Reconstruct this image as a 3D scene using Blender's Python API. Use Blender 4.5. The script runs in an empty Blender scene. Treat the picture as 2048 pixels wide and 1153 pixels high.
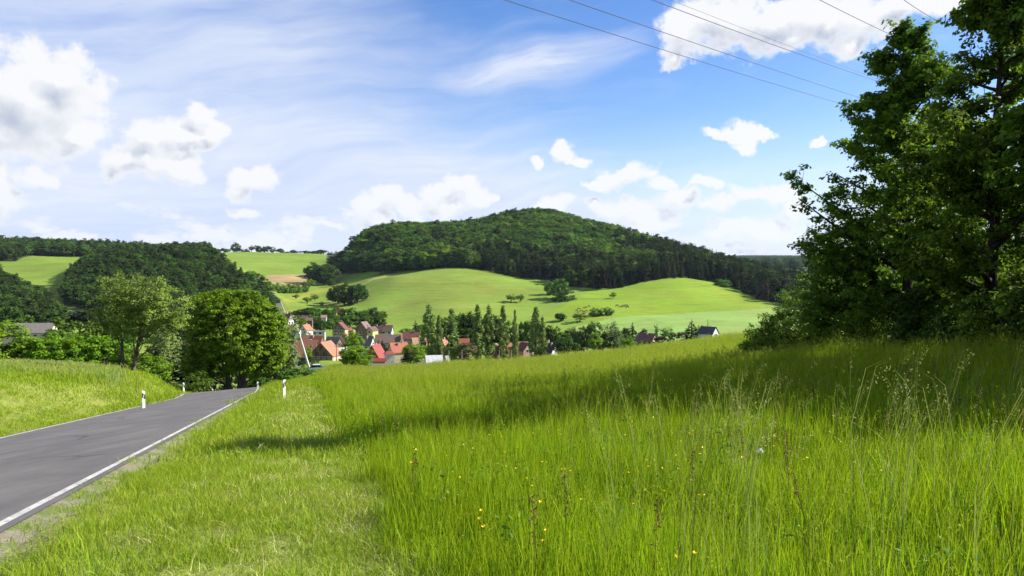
import bpy, math, random
import numpy as np
from mathutils import Vector, Matrix

scene = bpy.context.scene
R = math.radians
rng = np.random.default_rng(7)
random.seed(7)

# ------------------------------------------------------------------ camera
F = 1450.0
PITCH = math.atan((576.5 - 530.0) / F)
cam_data = bpy.data.cameras.new("camera")
cam = bpy.data.objects.new("camera", cam_data)
scene.collection.objects.link(cam)
scene.camera = cam
cam_data.sensor_width = 36.0
cam_data.lens = 36.0 * F / 2048.0
cam_data.clip_start = 0.05
cam_data.clip_end = 30000.0
cam.location = (0, 0, 0)
cam.rotation_euler = (R(90) - PITCH, 0, 0)

# ------------------------------------------------------------------ sun and view
SUN_EL, SUN_AZ = 36.0, 80.5          # azimuth measured clockwise from the viewing direction
sun = bpy.data.lights.new("sun", 'SUN')
sun.energy = 4.9
sun.angle = R(0.5)
sun.color = (1.0, 0.94, 0.84)
sun_ob = bpy.data.objects.new("sun", sun)
scene.collection.objects.link(sun_ob)
_sd = Vector((math.sin(R(SUN_AZ)) * math.cos(R(SUN_EL)), math.cos(R(SUN_AZ)) * math.cos(R(SUN_EL)), math.sin(R(SUN_EL))))
sun_ob.rotation_euler = _sd.to_track_quat('Z', 'Y').to_euler()
scene.view_settings.view_transform = 'Standard'
scene.view_settings.look = 'None'
scene.view_settings.exposure = 1.38
scene.view_settings.gamma = 1.0
scene.view_settings.use_curve_mapping = False
scene.cycles.max_bounces = 7
scene.cycles.diffuse_bounces = 4
scene.cycles.glossy_bounces = 2
scene.cycles.transmission_bounces = 5
scene.cycles.transparent_max_bounces = 6

# ------------------------------------------------------------------ node maths helper
class S:
    """wraps a socket so that shader maths can be written as expressions"""
    def __init__(s, nt, sock): s.nt, s.k = nt, sock
    def _m(s, op, *a, clamp=False):
        n = s.nt.nodes.new('ShaderNodeMath'); n.operation = op; n.use_clamp = clamp
        for i, v in enumerate((s,) + a):
            if isinstance(v, S): s.nt.links.new(v.k, n.inputs[i])
            else: n.inputs[i].default_value = v
        return S(s.nt, n.outputs[0])
    def __add__(s, o): return s._m('ADD', o)
    __radd__ = __add__
    def __sub__(s, o): return s._m('SUBTRACT', o)
    def __rsub__(s, o): return (s * -1.0) + o
    def __mul__(s, o): return s._m('MULTIPLY', o)
    __rmul__ = __mul__
    def __truediv__(s, o): return s._m('DIVIDE', o)
    def mx(s, o): return s._m('MAXIMUM', o)
    def mn(s, o): return s._m('MINIMUM', o)
    def pw(s, o): return s._m('POWER', o)
    def clamp(s): return s._m('ADD', 0.0, clamp=True)
    def sstep(s, a, b):
        n = s.nt.nodes.new('ShaderNodeMapRange'); n.interpolation_type = 'SMOOTHSTEP'
        s.nt.links.new(s.k, n.inputs[0]); n.inputs[1].default_value = a; n.inputs[2].default_value = b
        return S(s.nt, n.outputs[0])

def noise(nt, vec, scale, detail=3.0, rough=0.5, dist=0.0, color=False, dim='3D'):
    n = nt.nodes.new('ShaderNodeTexNoise'); n.noise_dimensions = dim
    n.inputs['Scale'].default_value = scale; n.inputs['Detail'].default_value = detail
    n.inputs['Roughness'].default_value = rough; n.inputs['Distortion'].default_value = dist
    if vec is not None: nt.links.new(vec, n.inputs['Vector'])
    return n.outputs['Color'] if color else S(nt, n.outputs['Fac'])

def vmath(nt, op, a, b=None, c=None):
    n = nt.nodes.new('ShaderNodeVectorMath'); n.operation = op
    for i, v in enumerate((a, b, c)):
        if v is None: continue
        if isinstance(v, (tuple, list)): n.inputs[i].default_value = v
        else: nt.links.new(v.k if isinstance(v, S) else v, n.inputs[i])
    return n.outputs['Value'] if op in ('LENGTH', 'DOT_PRODUCT') else n.outputs['Vector']

def mixc(nt, fac, a, b):
    n = nt.nodes.new('ShaderNodeMix'); n.data_type = 'RGBA'; n.clamp_factor = True
    if isinstance(fac, S): nt.links.new(fac.k, n.inputs[0])
    else: n.inputs[0].default_value = fac
    for i, v in ((6, a), (7, b)):
        if isinstance(v, (tuple, list)): n.inputs[i].default_value = tuple(v)[:3] + (1.0,)
        else: nt.links.new(v.k if isinstance(v, S) else v, n.inputs[i])
    return n.outputs[2]

# ------------------------------------------------------------------ sky
def azel(px, py):
    xr, yr = (px - 1024) / F, (576.5 - py) / F
    v = Vector((xr, yr * math.sin(PITCH) + math.cos(PITCH), yr * math.cos(PITCH) - math.sin(PITCH))).normalized()
    return math.atan2(v.x, v.y), math.asin(v.z)

PUFFS = [  # cumulus heaps: picture position of the centre, half width, half height
    (50, 205, 135, 100), (120, 150, 62, 52), (150, 270, 48, 45), (5, 270, 90, 50), (72, 357, 27, 22), (4, 345, 16, 22), (5, 405, 36, 36),
    (300, 285, 58, 42), (372, 270, 62, 34), (398, 228, 28, 26), (425, 255, 26, 22), (355, 338, 56, 26), (250, 335, 38, 46), (290, 330, 50, 40),
    (505, 358, 50, 26), (470, 385, 34, 22), (485, 424, 36, 11),
    (1380, 70, 66, 58), (1450, 40, 100, 60), (1560, 45, 130, 58), (1660, 40, 110, 60), (1740, 55, 58, 40), (1820, 10, 110, 26), (1345, 110, 34, 22), (1580, 88, 44, 30), (1690, 95, 34, 24),
    (1470, 262, 42, 22), (1435, 272, 40, 10), (1525, 265, 30, 12), (1480, 283, 26, 12), (1650, 274, 22, 8),
    (1125, 300, 27, 24), (1150, 320, 28, 13), (1068, 325, 15, 17),
    (1255, 352, 66, 25), (1320, 368, 36, 18), (1200, 370, 56, 12), (1405, 372, 34, 15), (1500, 388, 44, 20), (1555, 392, 46, 26), (1590, 415, 30, 30),
    (1360, 400, 60, 20), (1440, 410, 40, 18), (1240, 415, 70, 22), (1300, 440, 80, 22), (1450, 460, 50, 16), (1540, 465, 60, 20), (1190, 408, 26, 12),
    (915, 375, 42, 27), (950, 400, 40, 26), (875, 395, 40, 24), (985, 402, 16, 13), (775, 398, 42, 24), (740, 415, 44, 24), (820, 415, 50, 22), (750, 440, 48, 22), (830, 440, 30, 16), (895, 420, 60, 20),
    (1115, 402, 32, 20), (1100, 420, 40, 14), (130, 465, 28, 12), (180, 465, 22, 10), (450, 462, 24, 14), (420, 470, 40, 12), (510, 478, 30, 12), (618, 470, 16, 14), (577, 461, 10, 6), (560, 490, 60, 10), (660, 445, 30, 8),
]

SECTORS = [-0.66, -0.47, -0.30, -0.06, 0.14, 0.30, 0.46, 0.70]      # azimuth limits of the sky sectors

def cumulus(nt, P, el, w, puffs):
    """thickness of the cumulus layer at direction P = (azimuth, elevation, 0)"""
    W = vmath(nt, 'ADD', P, w)
    acc = None
    for (x, y, rx, ry) in puffs:
        a, e = azel(x, y)
        sx, sy = F / (rx * 1.12), F / (ry * 1.12)
        q = vmath(nt, 'MULTIPLY_ADD', W, (sx, sy, 0.0), (-a * sx, -e * sy, 0.0))
        l = S(nt, vmath(nt, 'LENGTH', q))
        acc = l if acc is None else acc._m('SMOOTH_MIN', l, 0.3)
    big = noise(nt, P, 30.0, 6.0, 0.6)
    sm = 0.99 - acc
    d = sm + (big - 0.5) * 1.5
    # scattered small heaps low over the horizon all the way round
    hz = noise(nt, vmath(nt, 'MULTIPLY', P, (11.0, 24.0, 1.0)), 1.0, 6.0, 0.6)
    m = el.sstep(0.15, 0.04)
    low = (hz - 0.56 + m * 0.08) * 4.0 - (1.0 - m) * 1.6
    return d.mx(low), sm

def sky_closure(nt, P, az, el, puffs, strength):
    sky = nt.nodes.new('ShaderNodeTexSky'); sky.sky_type = 'NISHITA'; sky.sun_disc = False
    sky.sun_elevation = R(SUN_EL); sky.sun_rotation = R(SUN_AZ); sky.altitude = 300; sky.air_density = 1.0
    sky.dust_density = 0.4; sky.ozone_density = 2.0
    hsv = nt.nodes.new('ShaderNodeHueSaturation'); hsv.inputs['Saturation'].default_value = 1.30; hsv.inputs['Hue'].default_value = 0.513
    hsv.inputs['Value'].default_value = SKYV
    nt.links.new(sky.outputs[0], hsv.inputs['Color'])
    # high thin veil, streaks fanning from the left
    rot = nt.nodes.new('ShaderNodeVectorRotate'); rot.rotation_type = 'Z_AXIS'; rot.inputs['Angle'].default_value = R(-8)
    nt.links.new(P, rot.inputs['Vector'])
    wv = vmath(nt, 'MULTIPLY_ADD', noise(nt, rot.outputs[0], 3.0, 3.0, 0.5, color=True), (0.3, 0.12, 0.0), (-0.15, -0.06, 0.0))
    rv = vmath(nt, 'ADD', rot.outputs[0], wv)
    st = noise(nt, vmath(nt, 'MULTIPLY', rv, (2.2, 13.0, 1.0)), 1.0, 7.0, 0.6)
    st2 = noise(nt, vmath(nt, 'MULTIPLY', rv, (5.0, 42.0, 1.0)), 1.0, 5.0, 0.65)
    side = (az + el * 0.9).sstep(0.34, -0.20)
    veil = side * 1.02 + (st - 0.5) * (0.75 + side * 0.55) + (st2 - 0.5) * 0.55
    a0, e0 = azel(1130, 150)
    q = vmath(nt, 'MULTIPLY_ADD', rv, (F / 260, F / 46, 0.0), (-a0 * F / 260, -(e0 + 0.006) * F / 46, 0.0))
    fea = (1.0 - S(nt, vmath(nt, 'LENGTH', q))).clamp() * (st2 * 1.5)
    low = el.sstep(0.22, 0.0) * 0.95
    low2 = az.sstep(0.28, -0.3) * el.sstep(0.26, 0.1) * 0.25
    veil = (veil.clamp() * 0.82 + fea * 1.5 + low + low2).clamp() * 0.95
    vc = mixc(nt, (st * 2.2 + st2 * 1.2 - 1.15).clamp(), VEIL2, VEIL)
    c = mixc(nt, veil, hsv.outputs['Color'], vc)
    if puffs is not None:
        w = vmath(nt, 'MULTIPLY_ADD', noise(nt, P, 14.0, 5.0, 0.6, color=True), (0.064, 0.064, 0.0), (-0.032, -0.032, 0.0))
        d1, s1 = cumulus(nt, P, el, w, puffs)
        d2, s2 = cumulus(nt, vmath(nt, 'ADD', P, (0.010, 0.021, 0.0)), el, w, puffs)
        alpha = d1.sstep(0.0, 0.42)
        shade = ((0.34 + (s2 - s1) * 1.6 + (d2 - d1) * 0.42 + (s1 - 0.4)._m('MULTIPLY', 0.25)) * d1.sstep(0.1, 0.9)).clamp()
        cc = mixc(nt, shade, CL_LIT, CL_SH)
        cc2 = mixc(nt, el.sstep(0.16, 0.0) * 0.35, cc, VEIL)
        c = mixc(nt, alpha * 0.97, c, cc2)
    bg = nt.nodes.new('ShaderNodeBackground')
    nt.links.new(c, bg.inputs['Color']); bg.inputs['Strength'].default_value = strength
    return bg.outputs[0]

def build_world():
    w = bpy.data.worlds.new("World"); scene.world = w; w.use_nodes = True
    nt = w.node_tree; nt.nodes.clear()
    out = nt.nodes.new('ShaderNodeOutputWorld')
    tc = nt.nodes.new('ShaderNodeTexCoord')
    sep = nt.nodes.new('ShaderNodeSeparateXYZ'); nt.links.new(tc.outputs['Generated'], sep.inputs[0])
    X, Y, Z = (S(nt, sep.outputs[i]) for i in range(3))
    az = X._m('ARCTAN2', Y); el = Z._m('ARCSINE')
    cb = nt.nodes.new('ShaderNodeCombineXYZ'); nt.links.new(az.k, cb.inputs[0]); nt.links.new(el.k, cb.inputs[1])
    P = cb.outputs[0]
    def mixs(f, a, b):
        n = nt.nodes.new('ShaderNodeMixShader'); nt.links.new(f.k, n.inputs[0]); nt.links.new(a, n.inputs[1]); nt.links.new(b, n.inputs[2])
        return n.outputs[0]
    # the sky is cut into sectors only to keep it quick: each holds the cumulus heaps that reach into it
    secs = []
    for lo, hi in zip(SECTORS[:-1], SECTORS[1:]):
        pf = [p for p in PUFFS if azel(p[0], p[1])[0] + 1.9 * p[2] / F > lo and azel(p[0], p[1])[0] - 1.9 * p[2] / F < hi]
        secs.append(sky_closure(nt, P, az, el, pf, 0.088))
    plain = sky_closure(nt, P, az, el, None, 0.088)
    def tree(i, j):
        if j - i == 1: return secs[i]
        m = (i + j) // 2
        return mixs(az._m('GREATER_THAN', SECTORS[m]), tree(i, m), tree(m, j))
    inner = tree(0, len(secs))
    f = az._m('GREATER_THAN', SECTORS[0]) * az._m('LESS_THAN', SECTORS[-1]) * el._m('LESS_THAN', 0.46) * el._m('GREATER_THAN', -0.02)
    nt.links.new(mixs(f, plain, inner), out.inputs[0])
    w.cycles.sampling_method = 'MANUAL'; w.cycles.sample_map_resolution = 512

SKYV = 0.80
VEIL = (3.75, 3.95, 4.4)
VEIL2 = (2.6, 3.05, 4.2)
CL_LIT = (4.25, 4.25, 4.28)
CL_SH = (1.9, 2.2, 2.8)
build_world()

# ------------------------------------------------------------------ positions: picture column, row and distance -> place on the ground
def P3(px, py, Y):
    xr, yr = (px - 1024) / F, (576.5 - py) / F
    d = (xr, yr * math.sin(PITCH) + math.cos(PITCH), yr * math.cos(PITCH) - math.sin(PITCH))
    t = Y / d[1]
    return (d[0] * t, Y, d[2] * t)

_YA = np.log([1, 135, 160, 200, 300, 400, 600, 950, 1500, 8000]); _YB = np.log([1, 150, 235, 290, 420, 540, 800, 1250, 2000, 9000])
def YM(Y):
    return Y if Y <= 135 else float(np.exp(np.interp(math.log(Y), _YA, _YB)))

def pchip(x, y, xq):
    x = np.asarray(x, float); y = np.asarray(y, float); h = np.diff(x); d = np.diff(y) / h
    m = np.zeros(len(x)); m[0] = d[0]; m[-1] = d[-1]
    for i in range(1, len(x) - 1):
        if d[i - 1] * d[i] > 0:
            w1, w2 = 2 * h[i] + h[i - 1], h[i] + 2 * h[i - 1]
            m[i] = (w1 + w2) / (w1 / d[i - 1] + w2 / d[i])
    xq = np.clip(xq, x[0], x[-1]); k = np.clip(np.searchsorted(x, xq) - 1, 0, len(x) - 2)
    t = (xq - x[k]) / h[k]; t2, t3 = t * t, t * t * t
    return (2 * t3 - 3 * t2 + 1) * y[k] + (t3 - 2 * t2 + t) * h[k] * m[k] + (-2 * t3 + 3 * t2) * y[k + 1] + (t3 - t2) * h[k] * m[k + 1]

def near_plane(x, y):
    z = 0.04 * x - 0.135 * y - 1.6
    xx = np.maximum(x, 0)
    z = z + 0.95 * (1 - np.exp(-(xx / 11.0) ** 2))
    return np.where(y < -4, np.maximum(z, z * 0 - 1.0), z)

# lay of the land: for each bearing, (distance, picture row) of the ground surface
LAND = {
 -300: [(30, 775), (50, 745), (70, 734), (110, 745), (200, 715), (300, 680), (450, 600), (600, 530), (900, 497), (1500, 507), (4000, 522), (8000, 528)],
 0: [(23, 866), (26, 835), (30, 797), (36, 765), (45, 745), (55, 737), (68, 730), (82, 734), (100, 748), (200, 715), (300, 668), (400, 625), (500, 590), (700, 540), (850, 505), (1000, 497), (1300, 510), (4000, 524), (8000, 529)],
 100: [(27, 845), (30, 822), (36, 785), (45, 757), (55, 744), (68, 733), (78, 732), (100, 750), (200, 715), (300, 670), (400, 640), (500, 600), (640, 550), (800, 519), (1000, 500), (1300, 512), (4000, 524), (8000, 529)],
 250: [(39, 812), (42, 785), (46, 758), (52, 752), (60, 745), (72, 752), (90, 768), (110, 768), (200, 722), (300, 675), (400, 640), (470, 600), (560, 545), (650, 517), (720, 525), (850, 522), (1000, 506), (1300, 512), (4000, 524), (8000, 529)],
 400: [(60, 787), (70, 790), (90, 782), (110, 770), (150, 757), (250, 712), (330, 675), (420, 635), (500, 590), (580, 545), (650, 515), (700, 521), (800, 535), (950, 522), (1150, 505), (1500, 514), (4000, 524), (8000, 529)],
 500: [(60, 776), (75, 782), (90, 775), (105, 766), (130, 760), (200, 735), (300, 700), (400, 650), (500, 603), (600, 560), (660, 545), (760, 565), (880, 538), (1000, 522), (1200, 505), (1500, 514), (4000, 524), (8000, 529)],
 560: [(40, 792), (60, 768), (75, 769), (95, 764), (125, 755), (150, 745), (200, 735), (300, 700), (380, 645), (440, 625), (540, 600), (620, 585), (700, 572), (780, 560), (900, 543), (1000, 528), (1200, 506), (1500, 514), (4000, 525), (8000, 529)],
 640: [(40, 790), (60, 766), (85, 752), (110, 766), (135, 748), (150, 730), (165, 722), (230, 712), (300, 700), (390, 655), (450, 632), (550, 605), (640, 585), (740, 570), (860, 553), (1000, 533), (1200, 509), (1500, 514), (4000, 525), (8000, 529)],
 700: [(40, 786), (60, 768), (95, 748), (115, 757), (135, 742), (160, 728), (200, 718), (300, 697), (380, 660), (430, 645), (500, 615), (580, 585), (640, 574), (720, 560), (800, 535), (880, 506), (1000, 508), (1200, 513), (1500, 515), (4000, 525), (8000, 529)],
 745: [(40, 785), (60, 766), (98, 745), (120, 754), (180, 735), (300, 697), (390, 658), (450, 632), (520, 598), (580, 567), (640, 559), (700, 551), (740, 540), (800, 510), (880, 480), (980, 488), (1200, 512), (1500, 515), (4000, 525), (8000, 529)],
 800: [(40, 784), (60, 765), (100, 742), (125, 752), (180, 735), (300, 697), (400, 655), (450, 632), (520, 590), (580, 552), (640, 549), (700, 540), (780, 496), (860, 470), (940, 474), (1200, 512), (1500, 515), (4000, 525), (8000, 529)],
 900: [(40, 782), (60, 762), (105, 735), (135, 748), (200, 735), (300, 697), (400, 652), (450, 622), (520, 582), (580, 550), (640, 537), (700, 530), (780, 498), (900, 470), (1000, 473), (1200, 505), (1500, 515), (4000, 525), (8000, 529)],
 1070: [(40, 779), (60, 755), (112, 724), (140, 740), (200, 732), (300, 697), (400, 658), (450, 630), (520, 595), (600, 563), (640, 552), (700, 525), (800, 478), (900, 449), (960, 441), (1050, 452), (1300, 510), (4000, 525), (8000, 528)],
 1200: [(40, 770), (60, 742), (112, 713), (140, 728), (200, 715), (300, 690), (390, 655), (440, 628), (500, 596), (560, 577), (640, 553), (720, 520), (820, 480), (900, 470), (1000, 478), (1300, 516), (4000, 525), (8000, 527)],
 1350: [(40, 755), (60, 728), (100, 700), (115, 697), (140, 708), (200, 700), (300, 675), (390, 645), (440, 628), (500, 594), (570, 557), (650, 542), (740, 520), (820, 513), (920, 520), (1300, 526), (4000, 525), (8000, 525)],
 1500: [(40, 742), (60, 714), (90, 690), (115, 681), (140, 690), (200, 690), (300, 668), (400, 640), (460, 618), (520, 598), (600, 577), (700, 558), (800, 552), (920, 548), (1300, 545), (3000, 526), (8000, 519)],
 1700: [(30, 728), (40, 716), (60, 703), (100, 692), (140, 700), (200, 690), (300, 665), (450, 628), (600, 600), (800, 565), (1000, 550), (3000, 526), (8000, 520)],
 2048: [(30, 722), (60, 706), (100, 702), (300, 660), (600, 600), (1000, 545), (3000, 526), (8000, 521)],
}
_cols = sorted(LAND); _ucol = np.array([(c - 1024) / F for c in _cols])
_lY = np.linspace(math.log(2.0), math.log(9500.0), 700)
_T = []
for c in _cols:
    u = (c - 1024) / F; pts = LAND[c]; first = pts[0][0]
    ys, zs = [], []
    for yy in (1.5, 3, 6, 9, 12, 15, 18, 21, 25, 29, 33):
        if yy < first * 0.86:
            ys.append(yy); zs.append(float(near_plane(np.array(u * yy), np.array(float(yy)))))
    for (yo, py) in pts:
        Yt = YM(yo); ys.append(Yt); zs.append(P3(c, py, Yt)[2])
    ys.append(12000.0); zs.append(zs[-1])
    _T.append(pchip(np.log(ys), zs, _lY))
_T = np.array(_T)
_uf = np.linspace(_ucol[0], _ucol[-1], 481)
TAB = np.stack([pchip(_ucol, _T[:, j], _uf) for j in range(len(_lY))], axis=1)
for _ in range(6):        # soften the creases between bearings
    TAB[1:-1] = 0.25 * TAB[:-2] + 0.5 * TAB[1:-1] + 0.25 * TAB[2:]

def zbase(x, y):
    x = np.asarray(x, float); y = np.asarray(y, float)
    yc = np.maximum(y, 2.0); u = x / yc
    fi = np.clip((u - _uf[0]) / (_uf[1] - _uf[0]), 0, len(_uf) - 1.001); fj = np.clip((np.log(yc) - _lY[0]) / (_lY[1] - _lY[0]), 0, len(_lY) - 1.001)
    i = fi.astype(int); j = fj.astype(int); a = fi - i; b = fj - j
    z = (TAB[i, j] * (1 - a) + TAB[i + 1, j] * a) * (1 - b) + (TAB[i, j + 1] * (1 - a) + TAB[i + 1, j + 1] * a) * b
    zn = near_plane(x, y)
    # near the viewer plain coordinates are used: bearings are meaningless there
    w = np.clip((y - 8.0) / 10.0, 0, 1); w = w * w * (3 - 2 * w)
    return zn * (1 - w) + z * w

# roads: centre line points (x, y, z)
def _pl(x, y): return float(near_plane(np.array(float(x)), np.array(float(y))))
ROAD = [(-6.04 - 0.3 * y, float(y)) for y in (-40, -25, -10, 0, 5, 10, 15, 20, 25, 30, 35, 40, 45, 50, 55)]
ROAD = [(x, y, _pl(x, y)) for x, y in ROAD] + [(-24.1, 60, -10.45), (-27.2, 68, -12.0), (-30.6, 76, -13.6), (-35.5, 88, -16.0), (-41, 105, -19.2), (-44.5, 120, -21.6), (-46, 135, -23.8), (-45, 152, -25.2), (-41, 170, -24.5), (-35, 186, -25.8), (-29, 205, -28), (-27, 230, -31), (-29, 260, -34)]
FAR_ROAD = [(590, 668, 330), (580, 655, 355), (571, 640, 385), (564, 626, 430), (559, 613, 480), (554, 600, 530), (540, 590, 580), (524, 580, 630), (500, 572, 680)]
FAR_ROAD = [(P3(px, py, YM(Y))) for px, py, Y in FAR_ROAD]

def spline(pts, step):
    pts = [np.array(p, float) for p in pts]; out = []
    for i in range(len(pts) - 1):
        p0, p1, p2, p3 = pts[max(i - 1, 0)], pts[i], pts[i + 1], pts[min(i + 2, len(pts) - 1)]
        n = max(2, int(np.linalg.norm(p2 - p1) / step))
        for k in range(n):
            t = k / n
            out.append(0.5 * ((2 * p1) + (-p0 + p2) * t + (2 * p0 - 5 * p1 + 4 * p2 - p3) * t * t + (-p0 + 3 * p1 - 3 * p2 + p3) * t ** 3))
    out.append(pts[-1]); return np.array(out)
RC = spline(ROAD, 1.5)
FC = spline([(p[0], p[1], float(zbase(p[0], p[1])) ) for p in FAR_ROAD], 8.0)

def road_dist(C, x, y):
    """signed sideways distance (right positive) and height of the centre line"""
    best = np.full(x.shape, 1e9); side = np.zeros(x.shape); zz = np.zeros(x.shape)
    for a, b in zip(C[:-1], C[1:]):
        d = b[:2] - a[:2]; L2 = d @ d
        t = np.clip(((x - a[0]) * d[0] + (y - a[1]) * d[1]) / L2, 0, 1)
        qx, qy = x - a[0] - t * d[0], y - a[1] - t * d[1]
        r = np.hypot(qx, qy); m = r < best
        best = np.where(m, r, best); side = np.where(m, np.sign(qx * d[1] - qy * d[0]), side); zz = np.where(m, a[2] + t * (b[2] - a[2]), zz)
    return best * side, zz

def zground(x, y):
    x = np.atleast_1d(np.asarray(x, float)); y = np.atleast_1d(np.asarray(y, float))
    z = zbase(x, y)
    z = z + 0.05 * np.sin(x * 0.9 + 1.3 * np.sin(y * 0.31)) * np.sin(y * 0.7 + x * 0.2) + np.clip(y / 400, 0, 1) * 0.9 * np.sin(x * 0.045 + 2 * np.sin(y * 0.013)) * np.sin(y * 0.037 + 1.0)
    for C, hw, fe, lo in ((RC, 3.25, 3.6, -40), (FC, 3.6, 7.0, 380)):
        m = (y > C[:, 1].min() - 12) & (y < C[:, 1].max() + 12) & (x > C[:, 0].min() - 12) & (x < C[:, 0].max() + 12)
        if not m.any(): continue
        s, zr = road_dist(C, x[m], y[m])
        a = np.abs(s); w = np.clip((a - hw) / fe, 0, 1); w = w * w * (3 - 2 * w)
        # plane of the road falls sideways with the hillside
        z[m] = z[m] * w + (zr + np.clip(s, -3.2, 3.2) * 0.038 * (y[m] < 60) - 0.05) * (1 - w)
    return z
def zg(x, y): return float(zground(x, y)[0])

def hit(px, py, Y0, Y1=1500.0):
    """first place beyond Y0 where the line of sight through (px, py) meets the ground"""
    Y = np.arange(Y0, Y1, 2.0); d = P3(px, py, 1.0); z = zground(d[0] * Y, Y); k = np.nonzero(z >= d[2] * Y)[0]
    return float(Y[k[0]]) if len(k) else None

# ------------------------------------------------------------------ mesh + tagging helpers
def tag(o, label=None, cat=None, group=None, kind=None):
    if label: o['label'] = label
    if cat: o['category'] = cat
    if group: o['group'] = group
    if kind: o['kind'] = kind
    return o

def mesh(name, V, Fs, mats, midx=None, attrs=None, smooth=False):
    """V (n,3); Fs list of (m,k) index arrays; midx list of material index per face block; attrs {name: (domain, values)}"""
    me = bpy.data.meshes.new(name); V = np.asarray(V, np.float32)
    me.vertices.add(len(V)); me.vertices.foreach_set('co', V.ravel())
    Fs = [np.asarray(f, np.int32) for f in Fs if len(f)]
    tot = sum(f.size for f in Fs); nf = sum(len(f) for f in Fs)
    me.loops.add(tot); me.polygons.add(nf)
    me.loops.foreach_set('vertex_index', np.concatenate([f.ravel() for f in Fs]))
    lt = np.concatenate([np.full(len(f), f.shape[1], np.int32) for f in Fs]); ls = np.concatenate([[0], np.cumsum(lt)[:-1]]).astype(np.int32)
    me.polygons.foreach_set('loop_start', ls); me.polygons.foreach_set('loop_total', lt)
    if midx is not None: me.polygons.foreach_set('material_index', np.concatenate([np.full(len(f), m, np.int32) if np.isscalar(m) else np.asarray(m, np.int32) for f, m in zip(Fs, midx)]))
    for m in mats: me.materials.append(m)
    for k, (dom, typ, v) in (attrs or {}).items():
        a = me.attributes.new(k, typ, dom)
        if typ == 'FLOAT': a.data.foreach_set('value', np.asarray(v, np.float32).ravel())
        elif typ == 'INT': a.data.foreach_set('value', np.asarray(v, np.int32).ravel())
        elif typ == 'FLOAT_VECTOR': a.data.foreach_set('vector', np.asarray(v, np.float32).ravel())
        else: a.data.foreach_set('color', np.asarray(v, np.float32).ravel())
    me.update(calc_edges=True)
    me.polygons.foreach_set('use_smooth', np.full(nf, bool(smooth)))
    return me

def link(name, me, parent=None, loc=(0, 0, 0), rz=0.0, scale=(1, 1, 1)):
    o = bpy.data.objects.new(name, me); scene.collection.objects.link(o)
    o.location = loc; o.rotation_euler = (0, 0, rz); o.scale = scale
    if parent is not None: o.parent = parent
    return o

class MB:
    """collects boxes, prisms and tubes into one mesh"""
    def __init__(s): s.v = []; s.f = {3: [], 4: []}; s.m = {3: [], 4: []}; s.n = 0
    def add(s, V, faces, mat=0):
        s.v.append(np.asarray(V, float))
        for f in faces:
            k = len(f)
            if k > 4:
                for i in range(1, k - 1): s.f[3].append([s.n + f[0], s.n + f[i], s.n + f[i + 1]]); s.m[3].append(mat)
            else: s.f[k].append([s.n + i for i in f]); s.m[k].append(mat)
        s.n += len(V); return s
    def box(s, x0, x1, y0, y1, z0, z1, mat=0):
        V = [(x0, y0, z0), (x1, y0, z0), (x1, y1, z0), (x0, y1, z0), (x0, y0, z1), (x1, y0, z1), (x1, y1, z1), (x0, y1, z1)]
        return s.add(V, [(0, 3, 2, 1), (4, 5, 6, 7), (0, 1, 5, 4), (1, 2, 6, 5), (2, 3, 7, 6), (3, 0, 4, 7)], mat)
    def bar(s, a, b, w, t, mat=0):
        a, b = np.array(a, float), np.array(b, float); d = b - a; L = np.linalg.norm(d); d /= L
        up = np.array((0, 1, 0.0)) if abs(d[1]) < 0.9 else np.array((1.0, 0, 0)); s1 = np.cross(d, up); s1 /= np.linalg.norm(s1); s2 = np.cross(d, s1)
        V = [p + s1 * i * w / 2 + s2 * j * t / 2 for p in (a, b) for i, j in ((-1, -1), (1, -1), (1, 1), (-1, 1))]
        return s.add(V, [(0, 1, 2, 3), (7, 6, 5, 4), (0, 4, 5, 1), (1, 5, 6, 2), (2, 6, 7, 3), (3, 7, 4, 0)], mat)
    def tube(s, pts, rad, n=6, mat=0, cap=True):
        pts = np.asarray(pts, float); m = len(pts); rad = np.broadcast_to(np.asarray(rad, float), (m,))
        T = np.gradient(pts, axis=0); T /= np.linalg.norm(T, axis=1)[:, None] + 1e-9
        ref = np.array((0.3, 0.9, 0.1)) if abs(T[0][2]) > 0.8 else np.array((0.1, 0.2, 1.0))
        A = np.cross(T, ref); A /= np.linalg.norm(A, axis=1)[:, None] + 1e-9; B = np.cross(T, A)
        th = np.arange(n) * 2 * math.pi / n
        V = (pts[:, None, :] + rad[:, None, None] * (np.cos(th)[None, :, None] * A[:, None, :] + np.sin(th)[None, :, None] * B[:, None, :])).reshape(-1, 3)
        fs = [(i * n + j, i * n + (j + 1) % n, (i + 1) * n + (j + 1) % n, (i + 1) * n + j) for i in range(m - 1) for j in range(n)]
        if cap: fs += [tuple(range(n))[::-1], tuple((m - 1) * n + j for j in range(n))]
        return s.add(V, fs, mat)
    def build(s, name, mats, parent=None, smooth=False, **k):
        return link(name, s.data(name, mats, smooth), parent, **k)
    def data(s, name, mats, smooth=False):
        if not isinstance(mats, (list, tuple)): mats = [mats]
        Fs, M = [], []
        for q in (3, 4):
            if s.f[q]: Fs.append(np.array(s.f[q])); M.append(np.array(s.m[q]))
        return mesh(name, np.concatenate(s.v), Fs, mats, M, smooth=smooth)

def empty(name, loc=(0, 0, 0), rz=0.0):
    o = bpy.data.objects.new(name, None); scene.collection.objects.link(o); o.location = loc; o.rotation_euler = (0, 0, rz); o.empty_display_size = 0.3
    return o

# ------------------------------------------------------------------ materials
def mat(name, fn):
    m = bpy.data.materials.new(name); m.use_nodes = True; nt = m.node_tree; nt.nodes.clear()
    out = nt.nodes.new('ShaderNodeOutputMaterial'); nt.links.new(fn(nt), out.inputs[0]); return m

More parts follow.
